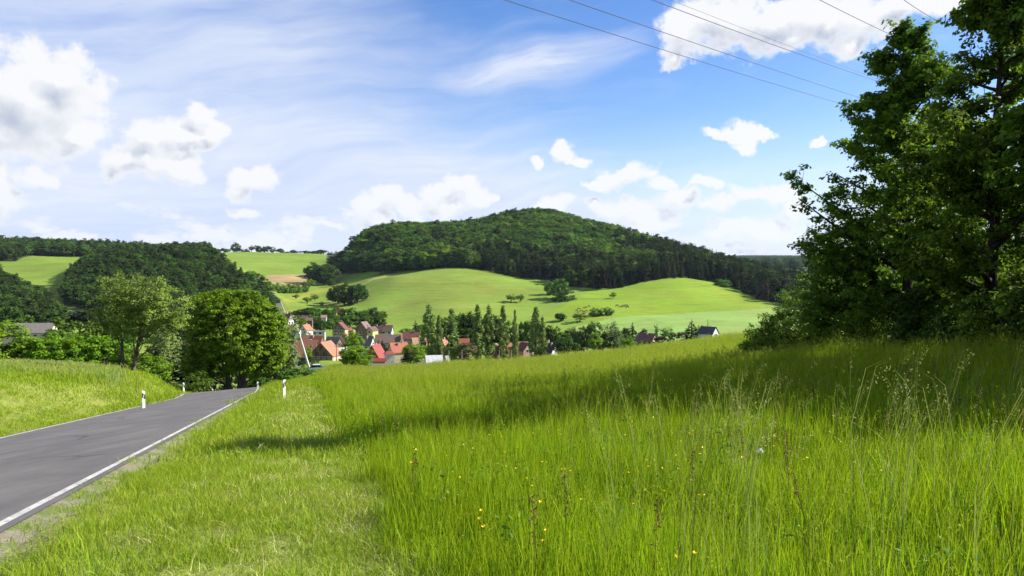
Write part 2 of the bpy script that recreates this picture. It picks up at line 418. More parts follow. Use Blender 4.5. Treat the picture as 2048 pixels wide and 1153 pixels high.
def bsdf(nt, col, rough=0.8, spec=0.3, bump=None, bstr=0.3, bdist=0.02, metal=0.0):
    b = nt.nodes.new('ShaderNodeBsdfPrincipled')
    if isinstance(col, (tuple, list)): b.inputs['Base Color'].default_value = tuple(col)[:3] + (1,)
    else: nt.links.new(col, b.inputs['Base Color'])
    if isinstance(rough, S): nt.links.new(rough.k, b.inputs['Roughness'])
    else: b.inputs['Roughness'].default_value = rough
    b.inputs['Specular IOR Level'].default_value = spec; b.inputs['Metallic'].default_value = metal
    if bump is not None:
        n = nt.nodes.new('ShaderNodeBump'); n.inputs['Strength'].default_value = bstr; n.inputs['Distance'].default_value = bdist
        nt.links.new(bump.k, n.inputs['Height']); nt.links.new(n.outputs[0], b.inputs['Normal'])
    return b.outputs[0]

def objco(nt): return nt.nodes.new('ShaderNodeTexCoord').outputs['Object']

def simple(name, col, col2=None, scale=3.0, rough=0.8, spec=0.3, bstr=0.2, bdist=0.02, metal=0.0, grime=0.0):
    def f(nt):
        co = objco(nt); n1 = noise(nt, co, scale, 5, 0.6)
        c = mixc(nt, n1.sstep(0.3, 0.7), col, col2 or tuple(v * 0.8 for v in col))
        if grime: c = mixc(nt, noise(nt, co, scale * 0.3, 4, 0.6).sstep(0.45, 0.8) * grime, c, tuple(v * 0.35 for v in col))
        return bsdf(nt, c, rough, spec, n1, bstr, bdist, metal)
    return mat(name, f)

def leafmat(name, c1, c2, trans=0.35, rnd=0.35, c3=None, spec=0.12, rough=0.6):
    """c1..c2 vary from leaf clump to leaf clump (attribute 'tint'), and a little from tree to tree"""
    def f(nt):
        a = nt.nodes.new('ShaderNodeAttribute'); a.attribute_name = 'tint'; t = S(nt, a.outputs['Fac'])
        oi = nt.nodes.new('ShaderNodeObjectInfo'); r = S(nt, oi.outputs['Random'])
        c = mixc(nt, t, c1, c2)
        h = nt.nodes.new('ShaderNodeHueSaturation'); nt.links.new(c, h.inputs['Color'])
        nt.links.new((0.5 + (r - 0.5) * 0.028 * (rnd / 0.35)).k, h.inputs['Hue']); nt.links.new(((1.0 - rnd / 2) + r * rnd).k, h.inputs['Value'])
        c = h.outputs['Color']
        if c3: c = mixc(nt, t.sstep(0.93, 0.99), c, c3)
        p = bsdf(nt, c, rough, spec)
        tr = nt.nodes.new('ShaderNodeBsdfTranslucent'); nt.links.new(mixc(nt, 0.5, c, mixc(nt, 0.6, c, (0.16, 0.24, 0.01))), tr.inputs[0])
        mx = nt.nodes.new('ShaderNodeMixShader'); mx.inputs[0].default_value = trans
        nt.links.new(p, mx.inputs[1]); nt.links.new(tr.outputs[0], mx.inputs[2]); return mx.outputs[0]
    return mat(name, f)

# ------------------------------------------------------------------ ground
def project(x, y, z):
    dep = y * math.cos(PITCH) - z * math.sin(PITCH); ver = y * math.sin(PITCH) + z * math.cos(PITCH)
    dep = np.maximum(dep, 0.05)
    return 1024 + F * x / dep, 576.5 - F * ver / dep

def inpoly(px, py, poly):
    r = np.zeros(px.shape, bool); n = len(poly)
    for i in range(n):
        x1, y1 = poly[i]; x2, y2 = poly[(i + 1) % n]
        c = ((y1 > py) != (y2 > py)) & (px < (x2 - x1) * (py - y1) / (y2 - y1 + 1e-9) + x1); r ^= c
    return r

# front edge of the wood on the round hill: (picture column, distance)
WOOD = [(660, YM(830)), (690, YM(770)), (745, YM(720)), (800, YM(690)), (850, YM(648)), (900, YM(640)), (960, YM(640)), (1070, YM(612)), (1110, YM(592)), (1160, YM(562)), (1230, YM(548)), (1300, YM(562)), (1390, YM(584)), (1430, YM(592)), (1460, YM(578)), (1520, YM(524)), (1600, YM(480)), (1800, YM(450))]
def wood_front(px): return np.interp(px, [p[0] for p in WOOD], [p[1] for p in WOOD])
def xb(y): return -0.6 - (y - 5.5) * 0.272          # edge between mown verge and tall meadow

def land_colour(x, y, z):
    px, py = project(x, y, z)
    n = len(x); col = np.tile(np.array([0.130, 0.190, 0.024]), (n, 1))
    def put(m, c): col[m] = c
    s, _ = road_dist(RC, x, y) if False else (None, None)
    far = y > YM(250)
    put(far & (py < 560), (0.125, 0.19, 0.022))
    # the dome in front of the wood is drier grass
    put(far & inpoly(px, py, [(700, 600), (760, 562), (860, 540), (960, 545), (1080, 580), (1000, 605), (860, 600), (760, 640)]), (0.125, 0.175, 0.024))
    put(far & inpoly(px, py, [(1080, 640), (1180, 580), (1400, 548), (1530, 590), (1530, 628), (1240, 640)]), (0.145, 0.220, 0.016))
    # pale green corn beyond the village
    put((y > YM(230)) & inpoly(px, py, [(1150, 655), (1230, 634.5), (1330, 630), (1530, 617), (1700, 610), (1700, 700), (1130, 700)]), (0.17, 0.26, 0.06))
    # ploughed field, path, hay strip
    put(far & inpoly(px, py, [(530, 550), (618, 549), (650, 557), (640, 566), (600, 577), (540, 566)]), (0.26, 0.19, 0.09))
    put(far & inpoly(px, py, [(560, 602), (690, 564), (700, 568), (640, 588), (580, 606)]), (0.19, 0.21, 0.03))
    put(far & inpoly(px, py, [(648, 610), (700, 578), (745, 558), (800, 546), (800, 548), (745, 561), (700, 582), (650, 614)]), (0.24, 0.23, 0.08))
    put(far & inpoly(px, py, [(690, 660), (770, 650), (770, 656), (690, 668)]), (0.24, 0.22, 0.08))
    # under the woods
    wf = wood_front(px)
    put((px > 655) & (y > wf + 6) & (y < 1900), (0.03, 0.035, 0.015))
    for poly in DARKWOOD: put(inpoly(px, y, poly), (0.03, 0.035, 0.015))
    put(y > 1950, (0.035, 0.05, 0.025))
    # tall meadow soil and mown verge
    near = (y < 135)
    put(near & (x > xb(y)), (0.07, 0.11, 0.012))
    put(near & (x <= xb(y)) , (0.16, 0.19, 0.04))
    nr = near & (y < 90) & (x < 0); s = np.full(n, 9.0); s[nr] = road_dist(RC, x[nr], y[nr])[0]
    a = np.clip(1 - (np.abs(s) - 3.25) / 0.42, 0, 1)[:, None]; a = a * nr[:, None]; col[:] = col * (1 - a) + np.array([0.15, 0.145, 0.08]) * a
    # pale grain on the left terrace
    put((y > 36) & (y < 88) & (px < 240) & (x < -26), (0.15, 0.20, 0.05))
    put((y > 78) & (y < 140) & (px > 300) & (px < 470), (0.12, 0.19, 0.05))
    return col

# woods on the left, (picture column, distance)
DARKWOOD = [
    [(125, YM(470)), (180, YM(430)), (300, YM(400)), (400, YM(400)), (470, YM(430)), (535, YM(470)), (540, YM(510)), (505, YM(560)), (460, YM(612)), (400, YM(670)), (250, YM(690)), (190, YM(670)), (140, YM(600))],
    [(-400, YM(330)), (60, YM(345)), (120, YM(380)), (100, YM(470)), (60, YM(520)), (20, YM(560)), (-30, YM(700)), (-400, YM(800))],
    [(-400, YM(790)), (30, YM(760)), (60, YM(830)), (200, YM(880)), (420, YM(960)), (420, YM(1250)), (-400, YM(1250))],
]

def build_ground():
    ys = np.concatenate([np.arange(-40, 0, 1.0), np.arange(0, 34, 0.17), 34 * 1.0075 ** np.arange(0, 760)]); ys = ys[ys < 9800]
    U = np.linspace(-1.3, 1.3, 860)
    W = np.maximum(ys, 0) + 40
    X = U[None, :] * W[:, None]; Y = np.repeat(ys[:, None], len(U), 1)
    x, y = X.ravel(), Y.ravel(); z = zground(x, y)
    nr, nc = X.shape; i = np.arange(nr - 1)[:, None] * nc + np.arange(nc - 1)[None, :]; i = i.ravel()
    Fq = np.stack([i, i + 1, i + nc + 1, i + nc], 1)
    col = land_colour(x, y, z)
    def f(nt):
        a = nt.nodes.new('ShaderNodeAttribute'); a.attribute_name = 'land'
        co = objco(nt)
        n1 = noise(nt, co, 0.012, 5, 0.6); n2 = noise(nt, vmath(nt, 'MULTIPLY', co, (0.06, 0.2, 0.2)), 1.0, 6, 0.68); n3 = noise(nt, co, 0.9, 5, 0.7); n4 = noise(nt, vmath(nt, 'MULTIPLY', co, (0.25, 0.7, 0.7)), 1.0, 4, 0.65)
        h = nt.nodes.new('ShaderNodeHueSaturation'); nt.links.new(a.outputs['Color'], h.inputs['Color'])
        nt.links.new((0.5 + (n1 - 0.5) * 0.10 - (n2 - 0.5) * 0.06).k, h.inputs['Hue'])
        nt.links.new((0.30 + (n1 - 0.5) * 1.1 + (n2 * 0.75 + n3 * 0.2 + n4 * 0.5)).k, h.inputs['Value'])
        # darker tufts the animals leave standing
        c = mixc(nt, n4.sstep(0.56, 0.72) * n2.sstep(0.42, 0.6) * 0.6, h.outputs['Color'], (0.045, 0.085, 0.012))
        ct = noise(nt, vmath(nt, 'MULTIPLY', co, (0.010, 0.010, 0.62)), 1.0, 5, 0.65)       # cattle paths and mowing lines run along the slope
        c = mixc(nt, ct.sstep(0.52, 0.68) * 0.42, c, (0.075, 0.125, 0.016)); c = mixc(nt, ct.sstep(0.44, 0.32) * 0.4, c, (0.20, 0.215, 0.05))
        c = mixc(nt, noise(nt, vmath(nt, 'MULTIPLY', co, (0.012, 0.05, 0.05)), 1.0, 4, 0.6).sstep(0.50, 0.75) * 0.45, c, (0.17, 0.19, 0.045))
        return bsdf(nt, c, 0.95, 0.1, n4 + n3 * 0.4, 0.7, 0.9)
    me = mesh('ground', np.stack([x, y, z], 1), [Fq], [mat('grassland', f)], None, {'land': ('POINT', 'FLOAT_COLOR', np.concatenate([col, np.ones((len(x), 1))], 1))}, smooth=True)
    o = link('ground', me); tag(o, kind='structure'); return o

def strip(C, offs, dz, name, m, zextra=None, crown=True, tilt=True, sink=None):
    """a ribbon along a centre line; offs = sideways positions (right positive)"""
    T = np.gradient(C[:, :2], axis=0); T /= np.linalg.norm(T, axis=1)[:, None]; N = np.stack([T[:, 1], -T[:, 0]], 1)
    V = []
    for o in offs:
        oo = o if np.isscalar(o) else o
        p = C[:, :2] + N * np.reshape(oo, (-1, 1) if not np.isscalar(oo) else (1,))
        z = C[:, 2] + dz - (0.0012 * np.square(oo) if crown else 0) + (np.clip(oo, -3.3, 3.3) * 0.038 * np.clip((66 - C[:, 1]) / 6, 0, 1) if tilt else 0)
        if sink is not None and sink[len(V)] is not None: z = zground(p[:, 0], p[:, 1]) + sink[len(V)]
        V.append(np.column_stack([p, z]))
    V = np.stack(V, 1); n, k = V.shape[:2]; i = (np.arange(n - 1)[:, None] * k + np.arange(k - 1)[None]).ravel()
    o = link(name, mesh(name, V.reshape(-1, 3), [np.stack([i, i + 1, i + k + 1, i + k], 1)], [m], smooth=True))
    tag(o, kind='structure'); return o

def build_roads():
    def asphalt(nt):
        co = objco(nt); g = noise(nt, co, 90, 2, 0.7); m1 = noise(nt, co, 0.5, 5, 0.6); m2 = noise(nt, vmath(nt, 'MULTIPLY', co, (1.1, 0.3, 1)), 1.0, 6, 0.7); gg = noise(nt, co, 26, 3, 0.8)
        c = mixc(nt, m2.sstep(0.35, 0.7), (0.076, 0.072, 0.071), (0.115, 0.108, 0.103))
        c = mixc(nt, m1.sstep(0.5, 0.75) * 0.5, c, (0.055, 0.055, 0.06))
        c = mixc(nt, g.sstep(0.5, 0.8) * 0.55, c, (0.20, 0.19, 0.18)); c = mixc(nt, gg.sstep(0.55, 0.75) * 0.5, c, (0.025, 0.025, 0.028))
        # sealed cracks wander across
        v = nt.nodes.new('ShaderNodeTexVoronoi'); v.feature = 'DISTANCE_TO_EDGE'; v.inputs['Scale'].default_value = 0.28
        nt.links.new(vmath(nt, 'ADD', co, noise(nt, co, 0.8, 4, 0.6, color=True)), v.inputs['Vector'])
        ck = S(nt, v.outputs['Distance']).sstep(0.02, 0.0) * noise(nt, co, 0.15, 2).sstep(0.5, 0.62)
        c = mixc(nt, ck * 0.95, c, (0.02, 0.02, 0.022))
        return bsdf(nt, c, 0.85, 0.25, g, 0.5, 0.004)
    am = mat('asphalt', asphalt)
    lat = list(np.linspace(-3.02, 3.02, 9))
    strip(RC, lat, 0.03, 'road', am)
    strip(FC, [-3.0, -1, 1, 3.0], 0.35, 'hill_road', am, crown=False, tilt=False)
    def paint(nt):
        co = objco(nt); n = noise(nt, co, 14, 5, 0.7); n2 = noise(nt, co, 3, 4, 0.6)
        c = mixc(nt, n2.sstep(0.3, 0.7), (0.46, 0.45, 0.42), (0.30, 0.295, 0.28))
        p = bsdf(nt, c, 0.7, 0.3, n, 0.2, 0.003)
        t = nt.nodes.new('ShaderNodeBsdfTransparent'); mx = nt.nodes.new('ShaderNodeMixShader')
        nt.links.new((n.sstep(0.57, 0.68) * 0.8).k, mx.inputs[0]); nt.links.new(p, mx.inputs[1]); nt.links.new(t.outputs[0], mx.inputs[2]); return mx.outputs[0]
    pm = mat('worn_white_paint', paint)
    for nm, a, b in (('edge_line', 2.79, 2.90), ('edge_line', -2.88, -2.73)):
        strip(RC, [a, b], 0.036, nm, pm)
    strip(FC, [2.5, 2.9], 0.37, 'edge_line', pm, crown=False, tilt=False); strip(FC, [-2.9, -2.5], 0.37, 'edge_line', pm, crown=False, tilt=False)
    # gravelly shoulder with ragged outer edge
    def grav(nt):
        co = objco(nt); n = noise(nt, co, 30, 4, 0.75); n2 = noise(nt, co, 2.2, 4, 0.6)
        c = mixc(nt, n.sstep(0.3, 0.75), (0.13, 0.12, 0.085), (0.27, 0.245, 0.18)); c = mixc(nt, n2.sstep(0.42, 0.58) * 0.85, c, (0.10, 0.14, 0.03))
        return bsdf(nt, c, 0.95, 0.1, n, 0.8, 0.02)
    gm = mat('gravel', grav)
    m = RC[:, 1] < 80; C = RC[m]
    T = spline([tuple(p) for p in C[::1]], 0.4)
    r1 = 3.36 + 0.06 * np.sin(T[:, 1] * 1.9) + 0.05 * np.sin(T[:, 1] * 5.3 + 1) + 0.03 * np.sin(T[:, 1] * 13)
    strip(T, [np.full(len(T), 2.98), np.full(len(T), 3.15), r1 + 0.5], 0.012, 'gravel_shoulder', gm, sink=(None, 0.02, -0.06))
    strip(T, [-(r1 + 0.2), np.full(len(T), -3.12), np.full(len(T), -2.98)], 0.012, 'gravel_shoulder', gm, sink=(-0.06, 0.02, None))

# ------------------------------------------------------------------ leaf and blade makers
def unit(v): return v / (np.linalg.norm(v, axis=-1, keepdims=True) + 1e-9)

def diamonds(C, Nn, size, asp, g):
    """leaf shaped quads at C with normals Nn"""
    n = len(C); t1 = unit(np.cross(Nn, g.normal(size=(n, 3)))); t2 = unit(np.cross(Nn, t1)); size = np.broadcast_to(size, (n,))[:, None]
    V = np.stack([C + t1 * size, C + t2 * size * asp, C - t1 * size, C - t2 * size * asp], 1).reshape(-1, 3)
    return V, np.arange(4 * n).reshape(n, 4)

def gn_scatter():
    ng = bpy.data.node_groups.new('scatter', 'GeometryNodeTree'); ng.is_modifier = True
    ng.interface.new_socket('Geometry', in_out='INPUT', socket_type='NodeSocketGeometry'); ng.interface.new_socket('Geometry', in_out='OUTPUT', socket_type='NodeSocketGeometry')
    N, L = ng.nodes, ng.links
    gi = N.new('NodeGroupInput'); go = N.new('NodeGroupOutput')
    def at(nm, typ):
        a = N.new('GeometryNodeInputNamedAttribute'); a.data_type = typ; a.inputs['Name'].default_value = nm; return a.outputs['Attribute']
    sp = N.new('GeometryNodeSeparateGeometry'); sp.domain = 'POINT'
    cmp = N.new('FunctionNodeCompare'); cmp.data_type = 'FLOAT'; cmp.operation = 'GREATER_THAN'; cmp.inputs[1].default_value = 0.5
    L.new(at('ispt', 'FLOAT'), cmp.inputs[0]); L.new(gi.outputs[0], sp.inputs[0]); L.new(cmp.outputs[0], sp.inputs['Selection'])
    si = N.new('GeometryNodeSplitToInstances'); si.domain = 'FACE'; L.new(sp.outputs[1], si.inputs[0]); L.new(at('tid', 'INT'), si.inputs['Group ID'])
    ip = N.new('GeometryNodeInstanceOnPoints'); L.new(sp.outputs[0], ip.inputs['Points']); L.new(si.outputs['Instances'], ip.inputs['Instance'])
    ip.inputs['Pick Instance'].default_value = True; L.new(at('pick', 'INT'), ip.inputs['Instance Index'])
    L.new(at('rot', 'FLOAT_VECTOR'), ip.inputs['Rotation']); L.new(at('scl', 'FLOAT_VECTOR'), ip.inputs['Scale'])
    L.new(ip.outputs[0], go.inputs[0]); return ng
GN = gn_scatter()

def scatter(name, templates, mats, pts, rot, scl, pick, label=None, kind='stuff', cat=None):
    """templates: list of (V, [faces...], [material index...], [tint...]); one object, its copies made by a node modifier"""
    Vs, F4, F3, m4, m3, t4, t3, k4, k3 = [], [], [], [], [], [], [], [], []; n = 0
    for k, (V, Fs, M, T) in enumerate(templates):
        for f, m, t in zip(Fs, M, T):
            f = np.asarray(f); q = (F4, m4, t4, k4) if f.shape[1] == 4 else (F3, m3, t3, k3)
            q[0].append(f + n); q[1].append(np.full(len(f), m)); q[2].append(np.broadcast_to(t, (len(f),))); q[3].append(np.full(len(f), k))
        Vs.append(V); n += len(V)
    V = np.concatenate(Vs + [pts]); npt = len(pts)
    Fs, M, T, K = [], [], [], []
    for q in ((F4, m4, t4, k4), (F3, m3, t3, k3)):
        if q[0]: Fs.append(np.concatenate(q[0])); M.append(np.concatenate(q[1])); T.append(np.concatenate(q[2])); K.append(np.concatenate(q[3]))
    z3 = np.zeros((n, 3))
    me = mesh(name, V, Fs, mats, M, {
        'tint': ('FACE', 'FLOAT', np.concatenate(T)), 'tid': ('FACE', 'INT', np.concatenate(K)),
        'ispt': ('POINT', 'FLOAT', np.concatenate([np.zeros(n), np.ones(npt)])), 'pick': ('POINT', 'INT', np.concatenate([np.zeros(n, int), pick])),
        'rot': ('POINT', 'FLOAT_VECTOR', np.concatenate([z3, rot])), 'scl': ('POINT', 'FLOAT_VECTOR', np.concatenate([z3, scl]))})
    o = link(name, me); md = o.modifiers.new('scatter', 'NODES'); md.node_group = GN
    tag(o, label, cat, kind=kind); return o

def blades(g, n, r, h0, h1, w, lean=0.35, tint=None, stalks=0, sh=1.3, base=-0.04):
    """a disc of grass blades, optionally with seed stalks"""
    a = g.uniform(0, 2 * math.pi, n); rr = r * np.sqrt(g.uniform(0, 1, n)); B = np.stack([rr * np.cos(a), rr * np.sin(a), np.full(n, base)], 1)
    h = g.uniform(h0, h1, n) * (0.75 + 0.5 * g.random(n)); d = g.uniform(0, 2 * math.pi, n); D = np.stack([np.cos(d), np.sin(d), np.zeros(n)], 1)
    fa = g.uniform(0, 2 * math.pi, n); S_ = np.stack([np.cos(fa), np.sin(fa), np.zeros(n)], 1) * (w * (0.6 + 0.8 * g.random(n)))[:, None]
    ln = (lean * h * g.uniform(0.2, 1.3, n))[:, None]; up = np.array([0, 0, 1.0])
    m = B + up * (h * 0.55)[:, None] + D * ln * 0.3; t = B + up * (h * g.uniform(0.82, 1.0, n))[:, None] + D * ln
    V = np.stack([B - S_ / 2, B + S_ / 2, m + S_ * 0.42, m - S_ * 0.42, t], 1).reshape(-1, 3); i = np.arange(n) * 5
    tt = g.random(n) * 0.9 if tint is None else tint(g, n)
    Vs, F4, F3, T4, T3 = [V], [np.stack([i, i + 1, i + 2, i + 3], 1)], [np.stack([i + 3, i + 2, i + 4], 1)], [tt], [tt]
    k = 5 * n
    if stalks:
        a = g.uniform(0, 2 * math.pi, stalks); rr = r * np.sqrt(g.uniform(0, 1, stalks)); B = np.stack([rr * np.cos(a), rr * np.sin(a), np.full(stalks, base)], 1)
        h = h1 * sh * g.uniform(0.8, 1.15, stalks); d = g.uniform(-0.9, 0.9, stalks) + math.pi * 0.1; D = np.stack([np.cos(d), np.sin(d), np.zeros(stalks)], 1)
        fa = g.uniform(0, 2 * math.pi, stalks); S_ = np.stack([np.cos(fa), np.sin(fa), np.zeros(stalks)], 1) * w * 0.35
        P0 = B; P1 = B + up * (h * 0.6)[:, None] + D * (h * 0.03)[:, None]; P2 = B + up * (h * 0.92)[:, None] + D * (h * 0.12)[:, None]; P3_ = B + up * h[:, None] * 0.98 + D * (h * 0.24)[:, None]
        V = np.stack([P0 - S_, P0 + S_, P1 - S_, P1 + S_, P2 - S_ * .7, P2 + S_ * .7, P3_], 1).reshape(-1, 3); i = np.arange(stalks) * 7 + k
        Vs.append(V); F4 += [np.stack([i, i + 1, i + 3, i + 2], 1), np.stack([i + 2, i + 3, i + 5, i + 4], 1)]; F3.append(np.stack([i + 4, i + 5, i + 6], 1))
        T4 += [np.full(stalks, 0.55)] * 2; T3.append(np.full(stalks, 0.9)); k += 7 * stalks
        nsp = 11
        f = g.random((stalks, nsp)); C = P2[:, None] * (1 - f[..., None]) + P3_[:, None] * f[..., None]; C = (C - (P2 - P1)[:, None] * (1 - f[..., None]) * 0.35 + g.normal(size=C.shape) * w * 1.4).reshape(-1, 3)
        Nn = unit(g.normal(size=C.shape) * (1, 1, 0.3)); V, Q = diamonds(C, Nn, w * 1.3, 0.35, g)
        # spikelets hang along the stem
        Vs.append(V); F4.append(Q + k); T4.append(np.where(g.random(len(Q)) < 0.55, 0.97, 0.85)); k += len(V)
    return np.concatenate(Vs), [np.concatenate(F4), np.concatenate(F3)], [0, 0], [np.concatenate(T4), np.concatenate(T3)]

def grass_points(cond, ymin, ymax, dens, g, umax=0.95, umin=-0.85):
    """random places inside the wedge of view, cond(x, y) -> mask"""
    area = (umax - umin) * (ymax ** 2 - ymin ** 2) / 2 + 6 * (ymax - ymin); n = int(area * dens)
    y = np.sqrt(g.uniform(ymin ** 2, ymax ** 2, n)); x = y * g.uniform(umin, umax, n) + g.uniform(-3, 3, n)
    m = cond(x, y); return x[m], y[m]

def hmap(x, y):
    """slow height variation of the tall grass"""
    return 1 + 0.22 * np.sin(x * 0.8 + 1.5 * np.sin(y * 0.5)) * np.sin(y * 0.6 + x * 0.3) + 0.14 * np.sin(x * 2.1 + y * 1.3)

def build_grass():
    g = np.random.default_rng(11)
    gm = leafmat('meadow_blade', (0.085, 0.190, 0.004), (0.340, 0.440, 0.010), 0.48, 0.3, c3=(0.30, 0.22, 0.10))
    vm = leafmat('verge_blade', (0.130, 0.240, 0.010), (0.340, 0.400, 0.028), 0.42, 0.25, c3=(0.46, 0.38, 0.18))
    dry = leafmat('hay_blade', (0.27, 0.31, 0.06), (0.62, 0.58, 0.28), 0.3, 0.3, c3=(0.5, 0.42, 0.24))
    field = leafmat('grain_blade', (0.17, 0.25, 0.05), (0.30, 0.37, 0.11), 0.4, 0.2, c3=(0.3, 0.3, 0.14))
    # tall meadow in three rings of coarser tufts
    tall = lambda x, y: (x > xb(y) + 0.25 * np.sin(y * 1.7) + 0.15 * np.sin(y * 4.1))
    T = [blades(g, 46, 0.26, 0.28, 0.60, 0.0058, 0.22, stalks=s, sh=1.25) for s in (0, 1, 0, 2, 1)]
    T += [blades(g, 44, 0.5, 0.38, 0.64, 0.011, 0.3, stalks=s, sh=1.3) for s in (1, 2, 3)]
    T += [blades(g, 60, 1.1, 0.42, 0.66, 0.024, 0.25, stalks=s, sh=1.25) for s in (2, 4, 6)]
    P, pk, sc = [], [], []
    for (y0, y1, d, lo, hi, s0) in ((2.2, 9, 22, 0, 5, 1.0), (9, 16, 16, 0, 5, 1.15), (16, 42, 9, 5, 8, 1.0), (42, 80, 3.0, 8, 11, 1.0), (80, 160, 1.6, 8, 11, 1.15)):
        x, y = grass_points(tall, y0, y1, d, g); m = (zground(x, y) > -60); x, y = x[m], y[m]
        P.append(np.stack([x, y], 1)); pk.append(g.integers(lo, hi, len(x))); s = s0 * g.uniform(0.8, 1.2, len(x)); edge = np.clip((x - xb(y)) / 0.5, 0.85, 1)
        hh = np.interp(y, [2, 9, 30], [0.80, 0.92, 1.05]); sc.append(np.stack([s, s, s * hmap(x, y) * edge * hh], 1))
    P = np.concatenate(P); pk = np.concatenate(pk); sc = np.concatenate(sc); n = len(P)
    # yellow buttercups and seed heads standing above the near grass
    rot = np.stack([g.normal(0, 0.05, n), g.normal(0, 0.05, n), g.uniform(0, 6.28, n)], 1)
    scatter('meadow_grass', T, [gm], np.column_stack([P, zground(P[:, 0], P[:, 1])]), rot, sc, pk, 'tall green meadow grass with seed stalks right of the road', cat='grass')
    # tall arching panicles that stand out against the shade
    A = []
    for s in range(3):
        A.append(blades(g, 3, 0.08, 0.5, 0.7, 0.006, 0.3, stalks=3, sh=1.42))
    x, y = grass_points(lambda x, y: tall(x, y) & (x > 0.6), 3.6, 12, 1.7, g); n = len(x)
    s = g.uniform(0.95, 1.4, n)
    scatter('seed_stalks', A, [leafmat('seed_straw', (0.16, 0.24, 0.04), (0.30, 0.30, 0.10), 0.4, 0.3, c3=(0.42, 0.34, 0.17))], np.column_stack([x, y, zground(x, y)]), np.stack([g.normal(0, 0.1, n), g.normal(0, 0.1, n), g.normal(0, 0.8, n)], 1), np.stack([s, s, s], 1), g.integers(0, 3, n), 'nodding straw coloured seed heads above the near meadow', cat='grass')
    # verge between road and meadow
    def short(x, y):
        s, _ = road_dist(RC, x, y); return (x < xb(y) + 0.3) & (s > 3.04) & ((g.random(len(x)) < 0.30) | (s > 3.26 + 0.12 * np.sin(y * 2.3) + 0.12 * np.sin(y * 6.1) + 0.25 * g.random(len(x)) ** 2))
    nearfn = lambda x, y: short(x, y)
    T = [blades(g, 60, 0.20, 0.07, 0.17, 0.0055, 0.7, stalks=0) for _ in range(4)] + [blades(g, 60, 0.5, 0.08, 0.20, 0.011, 0.6, stalks=0) for _ in range(3)] + [blades(g, 60, 1.0, 0.10, 0.22, 0.022, 0.5) for _ in range(2)]
    T += [blades(g, 26, 0.2, 0.16, 0.30, 0.008, 0.5) for _ in range(2)]
    P, pk, sc = [], [], []
    for (y0, y1, d, lo, hi, s0) in ((2.2, 12, 20, 0, 4, 1.0), (12, 34, 7, 4, 7, 1.0), (34, 110, 2.0, 7, 9, 1.0), (2.2, 30, 1.1, 9, 11, 1.0)):
        x, y = grass_points(nearfn, y0, y1, d, g, 0.25, -0.8)
        if hi == 11:
            m = (np.sin(x * 1.3 + y * 0.7) * np.sin(y * 0.9) > 0.1); x, y = x[m], y[m]
        P.append(np.stack([x, y], 1)); pk.append(g.integers(lo, hi, len(x))); s = s0 * g.uniform(0.8, 1.2, len(x))
        rs, _ = road_dist(RC, x, y); sc.append(np.stack([s, s, s * (0.75 + 0.5 * g.random(len(x))) * np.interp(rs, [3.3, 4.0, 5.5], [0.7, 1.25, 1.0])], 1))
    P = np.concatenate(P); pk = np.concatenate(pk); sc = np.concatenate(sc); n = len(P)
    rot = np.stack([g.normal(0, 0.08, n), g.normal(0, 0.08, n), g.uniform(0, 6.28, n)], 1)
    scatter('verge_grass', T, [vm], np.column_stack([P, zground(P[:, 0], P[:, 1])]), rot, sc, pk, 'short mown grass between the road edge and the meadow', cat='grass')
    # cut hay lying on the mown strip
    def hayc(x, y):
        s, _ = road_dist(RC, x, y); k = (x - xb(y)); w = 0.55 + 0.45 * np.sin(x * 1.7 + np.sin(y * 0.9) * 2) * np.sin(y * 0.8 + 0.4 * x)
        return (x < xb(y) + 0.1) & (s > 4.3) & (g.random(len(x)) < w * np.clip(1.25 + k * 0.25, 0.12, 1))
    H = [blades(g, 30, 0.3, 0.05, 0.09, 0.004, 1.9) for _ in range(3)] + [blades(g, 30, 0.6, 0.07, 0.12, 0.012, 2.4) for _ in range(2)]
    P, pk = [], []
    for (y0, y1, d, lo, hi) in ((2.2, 12, 26, 0, 3), (12, 50, 5.5, 3, 5)):
        x, y = grass_points(hayc, y0, y1, d, g, 0.25, -0.8); P.append(np.stack([x, y], 1)); pk.append(g.integers(lo, hi, len(x)))
    P = np.concatenate(P); pk = np.concatenate(pk); n = len(P)
    scatter('cut_hay', H, [dry], np.column_stack([P, zground(P[:, 0], P[:, 1]) + 0.03]), np.stack([g.normal(0, 0.1, n), g.normal(0, 0.1, n), g.uniform(0, 6.28, n)], 1), np.ones((n, 3)), pk, 'dry yellow hay lying on the mown strip', cat='hay')
    # bank left of the road
    def bank(x, y):
        s, _ = road_dist(RC, x, y); return (s < -3.2) & (y < 100)
    T = [blades(g, 60, 0.5, 0.10, 0.24, 0.012, 0.6) for _ in range(3)] + [blades(g, 64, 0.9, 0.14, 0.32, 0.022, 0.5, stalks=0) for _ in range(3)] + [blades(g, 40, 0.9, 0.45, 0.8, 0.024, 0.3, stalks=3) for _ in range(2)]
    P, pk, sc = [], [], []
    for (y0, y1, d, lo, hi) in ((16, 34, 6, 0, 3), (34, 100, 3.0, 3, 6)):
        x, y = grass_points(bank, y0, y1, d, g, -0.2, -0.95); P.append(np.stack([x, y], 1)); pk.append(g.integers(lo, hi, len(x)))
    x, y = grass_points(lambda x, y: bank(x, y) & ((np.abs(y - 50 + 0.25 * (x + 30)) < 6) | (y > 88)) & (x < -22), 40, 98, 1.6, g, -0.2, -0.95); P.append(np.stack([x, y], 1)); pk.append(g.integers(6, 8, len(x)))
    P = np.concatenate(P); pk = np.concatenate(pk); n = len(P); s = g.uniform(0.8, 1.25, n)
